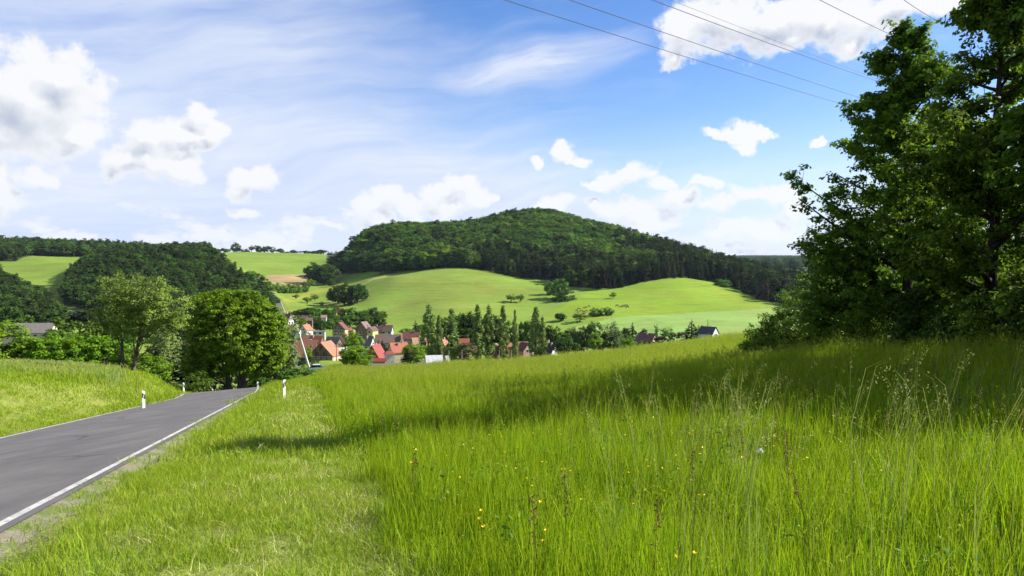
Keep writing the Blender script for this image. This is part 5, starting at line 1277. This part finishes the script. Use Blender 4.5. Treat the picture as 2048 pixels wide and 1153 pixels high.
def build_village():
    H = house; g = 'houses of the village in the hollow'
    w2 = lambda f, z, w=1.0, h=1.2, us=(-.45, .45): [(f, u, z, w, h) for u in us]
    H('house', 'red roofed house with slate blue gable at the upper left end of the village', 572, 650, 330, 27, 16, 9, 13, -28, 'white', 'red', 'slate', w2('+X', .5) + w2('-Y', .55, us=(-.6, 0, .6)) + [('+X', 0, 1.5, 1.2, 1.2)], [(0.2, 0, 1.0)], group=g)
    H('house', 'small house with salmon roof just below the red roofed one', 582, 668, 300, 13, 10, 9, 9, -8, 'white', 'orange', None, w2('-Y', .5, .8, .9), group=g)
    H('house', 'white gabled house with pale orange roof left of the half-timbered house', 612, 669, 290, 16, 22, 9, 10, 58, 'white', 'orange', None, w2('-X', .55, .9, 1.1) + w2('-X', 1.15, .8, .8, (-.2, .2)), [(0.3, .1, .9)], group=g)
    H('annex', 'low white flat annex left of the white gabled house', 594, 668, 285, 14, 8, 6, 3, -5, 'white', 'slate', None, w2('-Y', .5, .8, .8), cat='building')
    H('annex', 'low white garage row right of the white gabled house', 637, 669, 292, 26, 8, 5, 2, 4, 'white', 'slate', None, w2('-Y', .45, 1.4, 1.0, (-.5, .3)), cat='building')
    H('half_timbered_house', 'tall half-timbered house with cream walls and dark gable', 681, 675, 310, 15, 27, 17, 13, 76, 'cream', 'darkred', 'wood', w2('-X', .78, .9, 1.1, (-.7, -.3, .25, .62)) + w2('-X', .36, 1.6, .7, (-.6, .5)) + w2('-X', 1.25, .8, 1.0, (-.15, .2)), timber=('-X',), group=g)
    H('shed', 'small dark lean-to right behind the half-timbered house', 699, 668, 320, 9, 9, 7, 5, 60, 'wood', 'darkred', None, cat='shed')
    H('barn', 'grey weathered timber barn with steep roof left of the yellow house', 728, 671, 320, 20, 26, 12, 15, 70, 'wood', 'brown', 'wood', [('-X', .2, .5, 1.6, 1.8)], cat='barn')
    H('house', 'yellow gabled house under the hill meadow', 744, 671, 318, 18, 17, 10, 7, 64, 'yellow', 'plum', None, [('-X', -.1, .72, 1.6, 1.3), ('-X', .1, 1.25, .8, .7)], group=g)
    H('house', 'low plum roofed wing right of the yellow gable', 757, 669, 325, 16, 12, 7, 9, -4, 'yellow', 'plum', None, w2('-Y', .6, 1.3, 1.1), [(-.4, 0, .9)], group=g)
    H('house', 'long red-brown roofed house with white walls at the right under the meadow', 773, 670, 325, 24, 14, 8, 11, -6, 'white', 'brown', None, w2('-Y', .6, 1.4, 1.1, (-.7, -.3, .6)), [(-.1, .1, .8)], group=g)
    H('house', 'house with pale orange roof behind the bright orange one', 622, 692, 265, 30, 14, 10, 11, -3, 'grey', 'orange', None, group=g)
    H('house', 'bright orange tiled roof with dormer in the middle of the village', 633, 694, 258, 26, 16, 9, 12, -14, 'grey', 'bright', 'wood', [('-Y', .2, .6, 1, 1)], [(-.5, -.2, 1)], group=g)
    H('shed', 'grey gabled outbuilding before the pale orange roof', 620, 692, 250, 12, 14, 6, 6, 80, 'wood', 'slate', None, cat='shed')
    H('barn', 'large barn with dark slate roof right behind the farmhouse', 668, 706, 245, 38, 26, 12, 19, -38, 'grey', 'slate', 'wood', w2('+X', .6, .9, 1.0), group=g, cat='barn')
    H('house', 'house with dull brown roof right of the slate barn', 684, 700, 262, 18, 14, 11, 14, 4, 'grey', 'brown', None, group=g)
    def lean(r, L, Wd, wall, roof):
        m = MB(); m.add([(-L / 2 - 3.2, -Wd * .1, wall * .30), (-L / 2 - 3.2, Wd / 2 + .3, wall * .30), (-L / 2 - .06, Wd / 2 + .3, wall * .75), (-L / 2 - .06, -Wd * .1, wall * .75), (-L / 2 - 3.2, -Wd * .1, wall * .30 - .2), (-L / 2 - 3.2, Wd / 2 + .3, wall * .30 - .2), (-L / 2 - .06, Wd / 2 + .3, wall * .75 - .2), (-L / 2 - .06, -Wd * .1, wall * .75 - .2)], [(3, 2, 1, 0), (4, 5, 6, 7), (0, 1, 5, 4), (1, 2, 6, 5), (2, 3, 7, 6), (3, 0, 4, 7)]); m.build('porch_roof', RT['orange'], r)
    H('farmhouse', 'farmhouse with orange roof and brown timbered gable facing the road', 652, 722, 172, 40, 50, 13, 25, 76, 'cream', 'orange', 'wood', [('-X', -.28, 1.22, 1.1, 1.3), ('-X', .34, 1.22, 1.3, 1.3), ('-X', .0, 2.15, .9, .7)], timber=('-X',), dfr=True, group=g)
    H('farm_wing', 'long wing of the farm with plain orange roof behind the leaning pole', 603, 724, 176, 62, 40, 13, 30, -3, 'dark', 'orange', 'dark', [], group=g, cat='barn')
    H('house', 'grey slate roofed house with white gable right of the round walnut', 736, 700, 230, 24, 18, 11, 16, -24, 'white', 'slate', None, [('+X', 0, .6, .9, 1.1), ('+X', 0, 1.2, .8, .8), ('-Y', .2, .5, 1.4, 1.0)], [(0, -.3, 1.2)], group=g)
    H('barn', 'broad low barn with grey brown roof in the centre right of the village', 776, 696, 262, 48, 22, 12, 14, 3, 'grey', 'brown', None, group=g, cat='barn')
    H('house', 'pale tan roof wedged between the broad barn and the dark red roof', 806, 690, 268, 18, 14, 9, 12, 10, 'cream', 'tan', None, group=g)
    H('house', 'orange red roofed house with cream gable behind the red gabled house', 797, 716, 205, 34, 32, 13, 17, 28, 'cream', 'bright', 'cream', [('-X', .1, 1.2, .9, 1.0)], [(-.1, -.3, 1.2), (.5, 0, 1.0)], group=g)
    H('house', 'dark red roofed house partly hidden behind the tan roof', 822, 690, 262, 30, 18, 13, 12, 6, 'grey', 'darkred', None, [], [(.4, 0, .8)], group=g)
    H('house', 'tan roofed house with brick gable left of the first poplar', 838, 706, 232, 28, 26, 14, 16, 24, 'brick', 'tan', None, [], group=g)
    H('red_house', 'house with red tile-hung gable facing the meadow', 752, 728, 182, 28, 32, 14, 24, 68, 'white', 'red', 'redtile', [], [(0.2, 0.15, 1.1)], group=g)
    H('annex', 'white box shaped annex with small red roof', 779, 730, 176, 19, 17, 23, 5, 14, 'white', 'red', None, [('-Y', -.15, .5, .08, 3.2)], hip=.5, group=g)
    H('shed', 'low red roofed shed in front of the red gable', 759, 731, 174, 24, 9, 8, 5, 2, 'brick', 'red', None, cat='shed')
    # among and beyond the poplars
    H('tent', 'white sheeted roof of a shelter just behind the meadow edge', 868, 735, 155, 30, 22, 12, 11, 12, 'white', 'white', None, cat='shelter', group=None)
    H('shed', 'grey slanted shed roof right of the white shelter', 893, 735, 158, 9, 12, 10, 12, 60, 'grey', 'grey', None, cat='shed')
    H('house', 'house with orange roof showing between the second and third poplar', 888, 706, 228, 20, 16, 13, 14, 70, 'pink', 'orange', None, [], [(0, 0, .8)], group=g)
    H('house', 'orange roof patch above the rusty brown bush', 928, 700, 236, 20, 14, 12, 10, 3, 'brick', 'bright', None, group=g)
    H('house', 'red walled house between the sixth poplar and the tall pair', 990, 718, 222, 22, 22, 20, 10, 60, 'brick', 'pink_t' if False else 'tan', None, [], group=g)
    H('house', 'small brick house left of the thinnest poplar', 1018, 705, 235, 14, 14, 12, 6, 8, 'brick', 'orange', None, [], [(0, 0, .9)], group=g)
    H('house', 'pink gabled house with dark red roof right of the thinnest poplar', 1050, 716, 228, 26, 24, 16, 14, -58, 'pink', 'darkred', None, w2('+X', .95, 1.0, 1.3, (-.25, .3)), group=g)
    H('house', 'house with tan roof directly behind the pink gabled one', 1045, 706, 242, 22, 18, 12, 10, -10, 'cream', 'tan', None, group=g)
    H('house', 'black roofed house with white verge left of the silvery willow', 1100, 716, 236, 26, 26, 10, 20, -42, 'white', 'black', None, [], [(-.3, 0, 1.1), (.5, -.2, 1.0)], group=g)
    H('shed', 'small plum roofed shed left of the bungalow', 1196, 706, 246, 18, 12, 8, 8, -12, 'white', 'plum', None, cat='shed')
    def bung(r, L, Wd, wall, roof):
        m = MB(); m.add([(L * .46, -Wd * .36, wall), (L * .52 + .6, -Wd * .36, wall), (L * .52 + .6, Wd * .36, wall), (L * .46, Wd * .36, wall), (L * .2, 0, wall + roof * .82), (L * .52 + .6, -Wd * .12, wall + roof * .62), (L * .52 + .6, Wd * .12, wall + roof * .62)], [(1, 2, 6, 5)]); m.build('gable_panel', WM['cream'], r)
    H('bungalow', 'bungalow with dark plum half-hipped roof and cream gable', 1294, 694, 282, 34, 38, 9, 18, -38, 'cream', 'plum', None, w2('+X', 1.05, 1.2, 1.2, (-.35, .3)) + w2('-Y', .5, 1.0, 1.3, (-.7, -.3)), [(0.1, -.1, 1.1)], over=.6)
    H('white_house', 'new white house with navy blue roof at the edge of the pale field', 1417, 681, 272, 30, 30, 14, 13, -40, 'white', 'navy', None, w2('+X', .72, 1.0, 1.9, (-.22, .3)), group=None)
    # far left
    H('long_barn', 'long barn with grey roof behind the hedge trees on the left', 62, 678, 232, 92, 34, 14, 17, 3, 'beige', 'grey', None, [('-Y', u, .6, 1.6, .8) for u in (-.8, -.5, -.2, .1, .4)], cat='barn')
    H('chalet', 'small white chalet with dark roof and balcony under the dark wood', 153, 640, 330, 20, 18, 12, 6, 62, 'white', 'black', None, [('-X', 0, .62, 2.0, 1.1)], over=1.0)
    H('hut', 'low dark roofed hut below the weeping birch', 326, 747, 112, 20, 16, 6, 5, -6, 'grey', 'slate', 'dark', cat='hut')
    H('garden_shed', 'left brown garden shed above the village', 609, 642, 345, 11, 9, 5, 5, -10, 'wood', 'brown', None, cat='shed'); H('garden_shed', 'right brown garden shed above the village', 619, 646, 335, 12, 9, 5, 5, 5, 'wood', 'brown', None, cat='shed')
    H('garden_shed', 'pale roofed garden shed in the orchard belt', 648, 639, 350, 10, 8, 4, 4, 5, 'white', 'tan', None, cat='shed')

# ------------------------------------------------------------------ road furniture and small things
WHITE = simple('white_plastic', (0.82, 0.82, 0.82), (0.76, 0.76, 0.75), 6, 0.45, 0.4, 0.02); BLACK = simple('black_plastic', (0.015, 0.015, 0.017), None, 6, 0.5)
def marker_post(px, Y, base, label, face=1):
    """hollow triangular plastic post with slanted top, black band and reflector"""
    p = P3(px, base, Y) if base else ((px - 1024) / F * Y, Y, 0); z = zg(p[0], Y) - 0.02
    r = empty('marker_post', (p[0], Y, z), R(32)); tag(r, label, 'marker post', 'white marker posts along the road')
    def prism(z0, z1, gr, slant=0.0, sl0=0.0):
        # rounded three-sided section, flat face towards the traffic
        sec = [(-.06, -.045), (.06, -.045), (.068, -.03), (.03, .055), (.0, .072), (-.03, .055), (-.068, -.03)]; n = len(sec); k = 1 + gr
        V = [(x * k, y * k, z0 + sl0 * x) for x, y in sec] + [(x * k, y * k, z1 + slant * x) for x, y in sec]
        return V, [(i, (i + 1) % n, n + (i + 1) % n, n + i) for i in range(n)] + [tuple(range(n))[::-1], tuple(range(n, 2 * n))]
    m = MB(); m.add(*prism(-.25, 1.0, 0, .45 * face)); m.build('post_body', WHITE, r)
    b = MB(); b.add(*prism(.62, .86, .035, .9 * face, .9 * face)); bo = b.build('black_band', BLACK, r)
    q = MB(); q.box(-.025, .025, -.052, -.047, .655, .815); q.build('reflector', simple('reflector', (0.55, 0.55, 0.56), None, 4, 0.2, 0.8), bo)

def cable(pts, r, name, label, m, group, n=60):
    a, b, sag = np.array(pts[0], float), np.array(pts[1], float), pts[2]; t = np.linspace(0, 1, n)[:, None]; P = a + (b - a) * t; P[:, 2] -= (4 * sag * t * (1 - t))[:, 0]
    mb = MB(); mb.tube(P, r, 5); o = mb.build(name, m); tag(o, label, 'power line', group)

def build_small():
    marker_post(283, 38, None, 'nearest marker post on the left side of the road', -1)
    marker_post(364, 63, None, 'second marker post on the left side, half sunk behind the bank', -1)
    marker_post(422, 88, None, 'smallest marker post on the left side, by the foot of the maple', -1)
    marker_post(566, 39, None, 'tallest marker post, on the right verge of the road', 1)
    marker_post(513, 74, None, 'distant marker post right of the maple stems at the bend', 1)
    # poles in the village
    wood = simple('tarred_wood', (0.07, 0.045, 0.035), (0.12, 0.08, 0.06), 3); paint = simple('white_painted_pole', (0.70, 0.70, 0.69), (0.55, 0.55, 0.54), 2)
    Y = 150; a = P3(618, 735, Y); b = P3(593, 649, Y - 6); r = empty('leaning_pole', a); d = np.array(b) - np.array(a); m = MB(); m.tube([-d * .03, d * .55, d * .78], [.23, .17, .13], 10); m.build('lower_shaft', paint, r)
    m = MB(); m.tube([d * .775, d], [.10, .06], 8); m.build('upper_shaft', paint, r); m = MB(); m.tube([d * .765, d * .785], [.17, .17], 10); m.build('collar', wood, r); tag(r, 'white leaning mast before the orange farm roof', 'mast')
    for px, base, top, Yo, lab in ((622, 737, 689, 158, 'dark utility pole left in front of the farmhouse gable'), (673, 728, 689, 166, 'brown utility pole right in front of the farmhouse'), (648, 690, 655, 270, 'thin grey pole beside the bright orange roof'), (735, 676, 650, 300, 'thin pole in front of the grey barn')):
        Yp = YM(Yo); p = P3(px, base, Yp); h = P3(px, top, Yp)[2] - p[2]; r = empty('utility_pole', p); m = MB(); m.tube([(0, 0, -2), (0, 0, h)], [.16 if Yo < 200 else .11, .10], 8); m.build('pole', wood, r)
        m = MB(); m.box(-.7, .7, -.06, .06, h - .7, h - .55); cr = m.build('crossarm', wood, r)
        for x in (-.6, 0, .6):
            m = MB(); m.tube([(x, 0, h - .55), (x, 0, h - .3)], [.05, .03], 6); m.build('insulator', WHITE, cr)
        tag(r, lab, 'utility pole', 'utility poles in the village')
    steel = simple('steel_pole', (0.45, 0.46, 0.46), None, 4, 0.5)
    for i, px in enumerate((898, 924, 999, 1023)):
        Yp = YM(160); m = MB(); p = P3(px, 724, Yp); m.tube([(0, 0, -1), (0, 0, 3.8)], .055, 6); o = m.build('fence_post', steel, loc=p); tag(o, '%s pale thin post before the poplars, counted from the left' % ('first', 'second', 'third', 'fourth')[i], 'post', 'thin posts in front of the poplars')
    # playground: net trampoline and slide
    Y = 156; p = P3(581, 732, Y); r = empty('trampoline', p); tag(r, 'round trampoline with turquoise safety net below the leaning mast', 'trampoline'); dark = simple('mat_black', (0.03, 0.03, 0.03)); teal = simple('turquoise_net', (0.03, 0.22, 0.20), (0.05, 0.30, 0.27), 2)
    m = MB(); n = 14; rr = 1.35; th = [i * 2 * math.pi / n for i in range(n)]; V = [(math.cos(t) * rr, math.sin(t) * rr, .7) for t in th] + [(math.cos(t) * rr, math.sin(t) * rr, .78) for t in th]; m.add(V, [(i, (i + 1) % n, n + (i + 1) % n, n + i) for i in range(n)] + [tuple(range(n, 2 * n)), tuple(range(n))[::-1]]); m.build('jumping_mat', dark, r)
    m = MB()
    for i in range(n): t0, t1 = th[i], th[(i + 1) % n]; m.add([(math.cos(t0) * rr, math.sin(t0) * rr, .8), (math.cos(t1) * rr, math.sin(t1) * rr, .8), (math.cos(t1) * rr, math.sin(t1) * rr, 2.3), (math.cos(t0) * rr, math.sin(t0) * rr, 2.3)], [(0, 1, 2, 3)])
    m.build('safety_net', teal, r)
    for i in range(0, n, 3):
        m = MB(); c, s = math.cos(th[i]) * 1.42, math.sin(th[i]) * 1.42; m.tube([(c, s, -.6), (c, s, 2.45)], .035, 6); m.build('net_pole', steel, r)
    Y = 140; p = P3(570, 742, Y); r = empty('playground_slide', p, R(20)); tag(r, 'orange and pale blue playground slide behind the bush', 'slide'); org = simple('orange_plastic', (0.75, 0.30, 0.02)); pb = simple('pale_blue_plastic', (0.35, 0.55, 0.62))
    m = MB(); q = [(0.1, 0, 2.5), (.9, 0, 1.7), (1.8, 0, .7), (2.6, 0, .35)]
    for a, b in zip(q[:-1], q[1:]):
        for y0, y1, dz in ((-.28, .28, 0), (-.34, -.28, .22), (.28, .34, .22)): m.add([(a[0], y0, a[2]), (b[0], y0, b[2]), (b[0], y1, b[2]), (a[0], y1, a[2]), (a[0], y0, a[2] + dz + .05), (b[0], y0, b[2] + dz + .05), (b[0], y1, b[2] + dz + .05), (a[0], y1, a[2] + dz + .05)], [(3, 2, 1, 0), (4, 5, 6, 7), (0, 1, 5, 4), (1, 2, 6, 5), (2, 3, 7, 6), (3, 0, 4, 7)])
    m.build('chute', pb, r); m = MB(); m.box(-1.1, .1, -.6, .6, 2.35, 2.45); m.box(-1.1, -1.02, -.6, .6, 2.45, 3.1); m.box(-1.1, .1, -.6, -.54, 2.45, 3.1); m.box(-1.1, .1, .54, .6, 2.45, 3.1); m.build('platform', org, r)
    for x in (-1.05, .05):
        for y in (-.55, .55): m = MB(); m.box(x - .05, x + .05, y - .05, y + .05, -1.5, 3.2); m.build('leg', org, r)
    m = MB(); m.add([(-1.25, -.75, 3.2), (.25, -.75, 3.2), (.25, .75, 3.2), (-1.25, .75, 3.2), (-.5, 0, 3.9)], [(0, 1, 4), (1, 2, 4), (2, 3, 4), (3, 0, 4), (3, 2, 1, 0)]); m.build('roof', org, r)
    # clipped hedges
    def hedge(name, lab, a, b, h, w, lf, seed, size=.12):
        g = np.random.default_rng(seed); a, b = np.array(a), np.array(b); L = np.linalg.norm(b - a); n = int(L * 2.4 * max(1, h)); u = g.random(n); C = a + (b - a) * u[:, None] + np.stack([g.uniform(-w / 2, w / 2, n), g.uniform(-w / 2, w / 2, n), g.uniform(.1, h, n)], 1); D = unit(g.normal(size=(n, 3)) * (1, 1, .4) + (0, -.4, .5)); o = C[0] * 0 + a
        V, Q, t = leaves_on(g, C - o, D, .42, 40, size, .9); V[:, 2] = np.minimum(V[:, 2], h + (V[:, :2] @ ((b - a)[:2] / L)) * ((b - a)[2] / L) + 0.15)
        r = empty(name, tuple(o)); link('foliage', leafmesh('foliage', V, Q, t, LM[lf]), r); wd = MB()
        for k in range(int(L / 1.2)): q = (b - a) * (k * 1.2 / L); wd.tube([q - (0, 0, .5), q + (.05, .1, h * .7)], [.05, .02], 4)
        wd.build('stems', BARK_D, r); tag(r, lab, 'hedge')
    hedge('hedge', 'dark green clipped hedge between the leaning mast and the lawn', P3(604, 742, 150), P3(640, 740, 152), 2.1, 1.2, 'dark', 3)
    hedge('hedge', 'dark hedge behind the trampoline along the farm wall', P3(588, 728, 176), P3(628, 727, 178), 1.6, 1.0, 'dark', 4, .14)
    hedge('hedge', 'reddish brown hedge from the bungalow to the conifer', P3(1280, 693, YM(262)), P3(1372, 674, YM(262)), 3.0, 1.6, 'russet', 5, .3)
    hedge('hedge', 'green hedge in front of the bungalow reddish one', P3(1292, 700, YM(250)), P3(1345, 686, YM(250)), 2.4, 1.6, 'dark', 6, .3)
    # parked car seen above the hedge
    p = P3(637, 744, 147); r = empty('parked_car', p, R(6)); body = simple('pale_blue_paint', (0.42, 0.52, 0.60), None, 2, 0.25, 0.6, 0.0)
    def loft(sec): 
        m = MB(); n = len(sec[0][1]); V = [(x, y, z) for x, s in sec for y, z in s]; m.add(V, [(i * n + j, i * n + (j + 1) % n, (i + 1) * n + (j + 1) % n, (i + 1) * n + j) for i in range(len(sec) - 1) for j in range(n)] + [tuple(range(n))[::-1], tuple((len(sec) - 1) * n + j for j in range(n))]); return m
    def sc(w, z0, z1): return [(-w, z0), (w, z0), (w, z1 * .7), (w * .93, z1), (-w * .93, z1), (-w, z1 * .7)]
    loft([(-2.0, sc(.7, .35, .75)), (-1.85, sc(.82, .25, .9)), (0, sc(.85, .25, .95)), (1.6, sc(.82, .25, .85)), (2.0, sc(.68, .35, .7))]).build('body', body, r)
    loft([(-1.7, sc(.74, .9, 1.0)), (-1.2, sc(.66, .9, 1.42)), (.3, sc(.66, .9, 1.45)), (1.1, sc(.74, .9, .98))]).build('cabin', GLASS, r)
    m = MB(); m.box(-1.15, .25, -.58, .58, 1.44, 1.48); m.build('roof_panel', body, r)
    for x in (-1.3, 1.25):
        for y in (-.8, .8): m = MB(); m.tube([(x, y - .1, .32), (x, y + .1, .32)], .32, 16); m.build('wheel', BLACK, r)
    tag(r, 'pale blue parked car showing just above the bush before the lawn', 'car')
    # power lines crossing from the upper left to behind the thicket
    wire = simple('aluminium_wire', (0.055, 0.055, 0.065), None, 5, 0.6); g = 'overhead power lines across the sky'
    for (p0, p1, d0, d1, rad, lab) in [((1080, 0), (1685, 198), 34, 62, .016, 'lowest of the overhead wires'), ((1200, 0), (1715, 183), 36, 60, .016, 'second overhead wire from below'), ((1358, 0), (1745, 148), 38, 58, .017, 'third overhead wire from below'), ((1385, 0), (1760, 150), 44, 68, .009, 'faint thin wire just above the third one'), ((1682, 0), (1872, 96), 36, 50, .015, 'overhead wire passing left of the tallest tree top'), ((1838, 0), (1902, 38), 38, 44, .015, 'short piece of wire nearest the top right tree')]:
        a, b = np.array(P3(*p0, d0)), np.array(P3(*p1, d1)); d = b - a; A = a - d * 1.2; B = b + d * .9; cable((A, B, 0.55), rad, 'power_line', lab, wire, g)
    # mast on the horizon
    m = MB(); p = P3(1535, 524, 6000); m.tube([(0, 0, -10), (0, 0, 60)], [2.2, 1.2], 6); m.tube([(0, 0, 60), (0, 0, 82)], [.8, .5], 5)
    for z in (38, 46, 55): m.box(-4, 4, -1, 1, z, z + 1.6)
    o = m.build('radio_mast', steel, loc=p); tag(o, 'thin radio mast on the far wooded horizon', 'mast')
    # dandelion clock
    g = np.random.default_rng(1); Y = 6.9; p = P3(1521, 903, Y); z = zg(p[0], Y); h = p[2] - z; r = empty('dandelion', (p[0], Y, z)); m = MB(); m.tube([(.03, 0, 0), (.01, .01, h * .5), (0, 0, h)], .003, 6); m.build('stalk', LM['elder'], r)
    D = unit(g.normal(size=(240, 3))); fl = simple('dandelion_fluff', (0.80, 0.80, 0.76), None, 5); m = MB()
    for d in D: m.tube([(0, 0, h) + d * .004, (0, 0, h) + d * .024], [.0004, .0004], 3, cap=False)
    V, Q = diamonds(np.array((0, 0, h)) + D * .025, D, .0055, .8, g); m.add(V, [tuple(q) for q in Q]); m.build('seed_head', fl, r); tag(r, 'white dandelion clock standing alone in the sunny meadow', 'dandelion')

# ------------------------------------------------------------------ cattle
def cow_mesh(name, graze):
    """one continuous body grown from a jointed skeleton"""
    me = bpy.data.meshes.new(name); o = bpy.data.objects.new(name, me); scene.collection.objects.link(o)
    V = [(-.75, 0, 1.25), (-.3, 0, 1.2), (.25, 0, 1.18), (.72, 0, 1.28)]; Rr = [.26, .34, .37, .29]; E = [(0, 1), (1, 2), (2, 3)]
    def add(p, r, par): V.append(p); Rr.append(r); E.append((par, len(V) - 1)); return len(V) - 1
    if graze: n = add((1.05, .03, 1.1), .17, 3); n = add((1.3, .05, .65), .13, n); n = add((1.42, .05, .32), .10, n); add((1.5, .05, .12), .07, n)
    else: n = add((1.05, 0, 1.42), .18, 3); n = add((1.32, 0, 1.52), .14, n); n = add((1.55, 0, 1.42), .10, n); add((1.72, 0, 1.3), .075, n)
    hd = n
    for s in (-1, 1):
        add((V[hd - 1 if graze else hd - 1][0] + .02, s * .24, V[hd - 1][2] + .08), .035, hd - 1)
        k = add((.68, s * .2, .85), .13, 3); k = add((.7, s * .2, .45), .075, k); add((.7, s * .2, 0.03), .065, k)
        k = add((-.72, s * .2, .9), .17, 0); k = add((-.88, s * .2, .5), .08, k); add((-.8, s * .2, 0.03), .065, k)
    k = add((-1.02, 0, 1.3), .045, 0); k = add((-1.1, 0, .8), .03, k); add((-1.08, 0, .5), .05, k)
    me.from_pydata(V, E, []); sk = o.modifiers.new('s', 'SKIN'); sub = o.modifiers.new('u', 'SUBSURF'); sub.levels = 1; sub.render_levels = 1
    for i, r in enumerate(Rr): me.skin_vertices[0].data[i].radius = (r, r)
    me.skin_vertices[0].data[0].use_root = True
    bpy.context.view_layer.update(); dg = bpy.context.evaluated_depsgraph_get(); ev = bpy.data.meshes.new_from_object(o.evaluated_get(dg)); bpy.data.objects.remove(o); ev.name = name
    ev.polygons.foreach_set('use_smooth', np.ones(len(ev.polygons), bool)); return ev

def build_cows():
    hide = {'black': simple('black_hide', (0.012, 0.011, 0.012), (0.02, 0.018, 0.018), 4, 0.6), 'brown': simple('brown_hide', (0.12, 0.04, 0.02), (0.16, 0.06, 0.03), 4, 0.6)}
    M = {}
    for c in hide:
        for gz in (0, 1): m = cow_mesh('cow', gz); m.materials.clear(); m.materials.append(hide[c]); M[(c, gz)] = m
    for i, (px, py, c, gz, rz, k, lab) in enumerate([(1234, 614, 'black', 1, 0, 1.25, 'black cow grazing at the left end of the right hand group'), (1243, 616.5, 'black', 1, 170, 1.25, 'black cow lowest in the right hand group'), (1248, 614.5, 'black', 0, 10, 1.25, 'black cow in the middle of the right hand group with raised head'), (1253, 614.5, 'black', 1, 10, 1.25, 'black cow right of the middle in the right hand group'), (1255, 617, 'black', 1, 190, 1.2, 'black cow at the right end of the right hand group'),
                                        (1177.5, 615, 'black', 1, 20, 1.0, 'highest small black cow of the left hand herd'), (1172, 617, 'black', 1, 200, 1.0, 'second highest small black cow of the left hand herd'), (1168.5, 618.5, 'black', 1, 200, .9, 'third black cow going up in the left hand herd'), (1157.5, 621, 'black', 1, 0, 1.1, 'black cow at the upper left of the left hand herd'), (1153.5, 624, 'black', 1, 10, 1.0, 'leftmost black cow of the left hand herd'),
                                        (1163, 625, 'brown', 1, 170, 1.15, 'left brown cow near the bushes'), (1168, 627, 'brown', 1, 0, 1.2, 'right brown cow near the bushes'), (1172, 624, 'black', 1, 20, 1.0, 'black cow beside the two brown ones')]):
        # walk out along the line of sight until the slope is met
        best = None
        for Y in np.arange(430, 900, 2.0):
            p = P3(px, py, Y); z = zg(p[0], Y)
            if z >= p[2]: best = (p[0], Y, z); break
        if best is None: best = (P3(px, py, 560)[0], 560, zg(P3(px, py, 560)[0], 560))
        o = link('cow', M[(c, gz)], None, best, R(rz), (k, k, k)); tag(o, lab, 'cow', 'cattle grazing on the hill meadow')

def build_haze():
    m = bpy.data.materials.new('air'); m.use_nodes = True; nt = m.node_tree; nt.nodes.clear(); out = nt.nodes.new('ShaderNodeOutputMaterial'); v = nt.nodes.new('ShaderNodeVolumePrincipled')
    v.inputs['Density'].default_value = HAZE; v.inputs['Color'].default_value = (0.62, 0.76, 1.0, 1); v.inputs['Anisotropy'].default_value = 0.2
    nt.links.new(v.outputs[0], out.inputs['Volume'])
    b = MB(); b.box(-14000, 14000, -60, 9900, -260, 420); o = b.build('haze', m); tag(o, kind='stuff')
HAZE = 2e-5

# ------------------------------------------------------------------ build, large things first
build_ground(); build_roads(); build_forests(); build_near_trees(); build_trees(); build_village(); build_small(); build_cows(); build_grass(); build_haze()
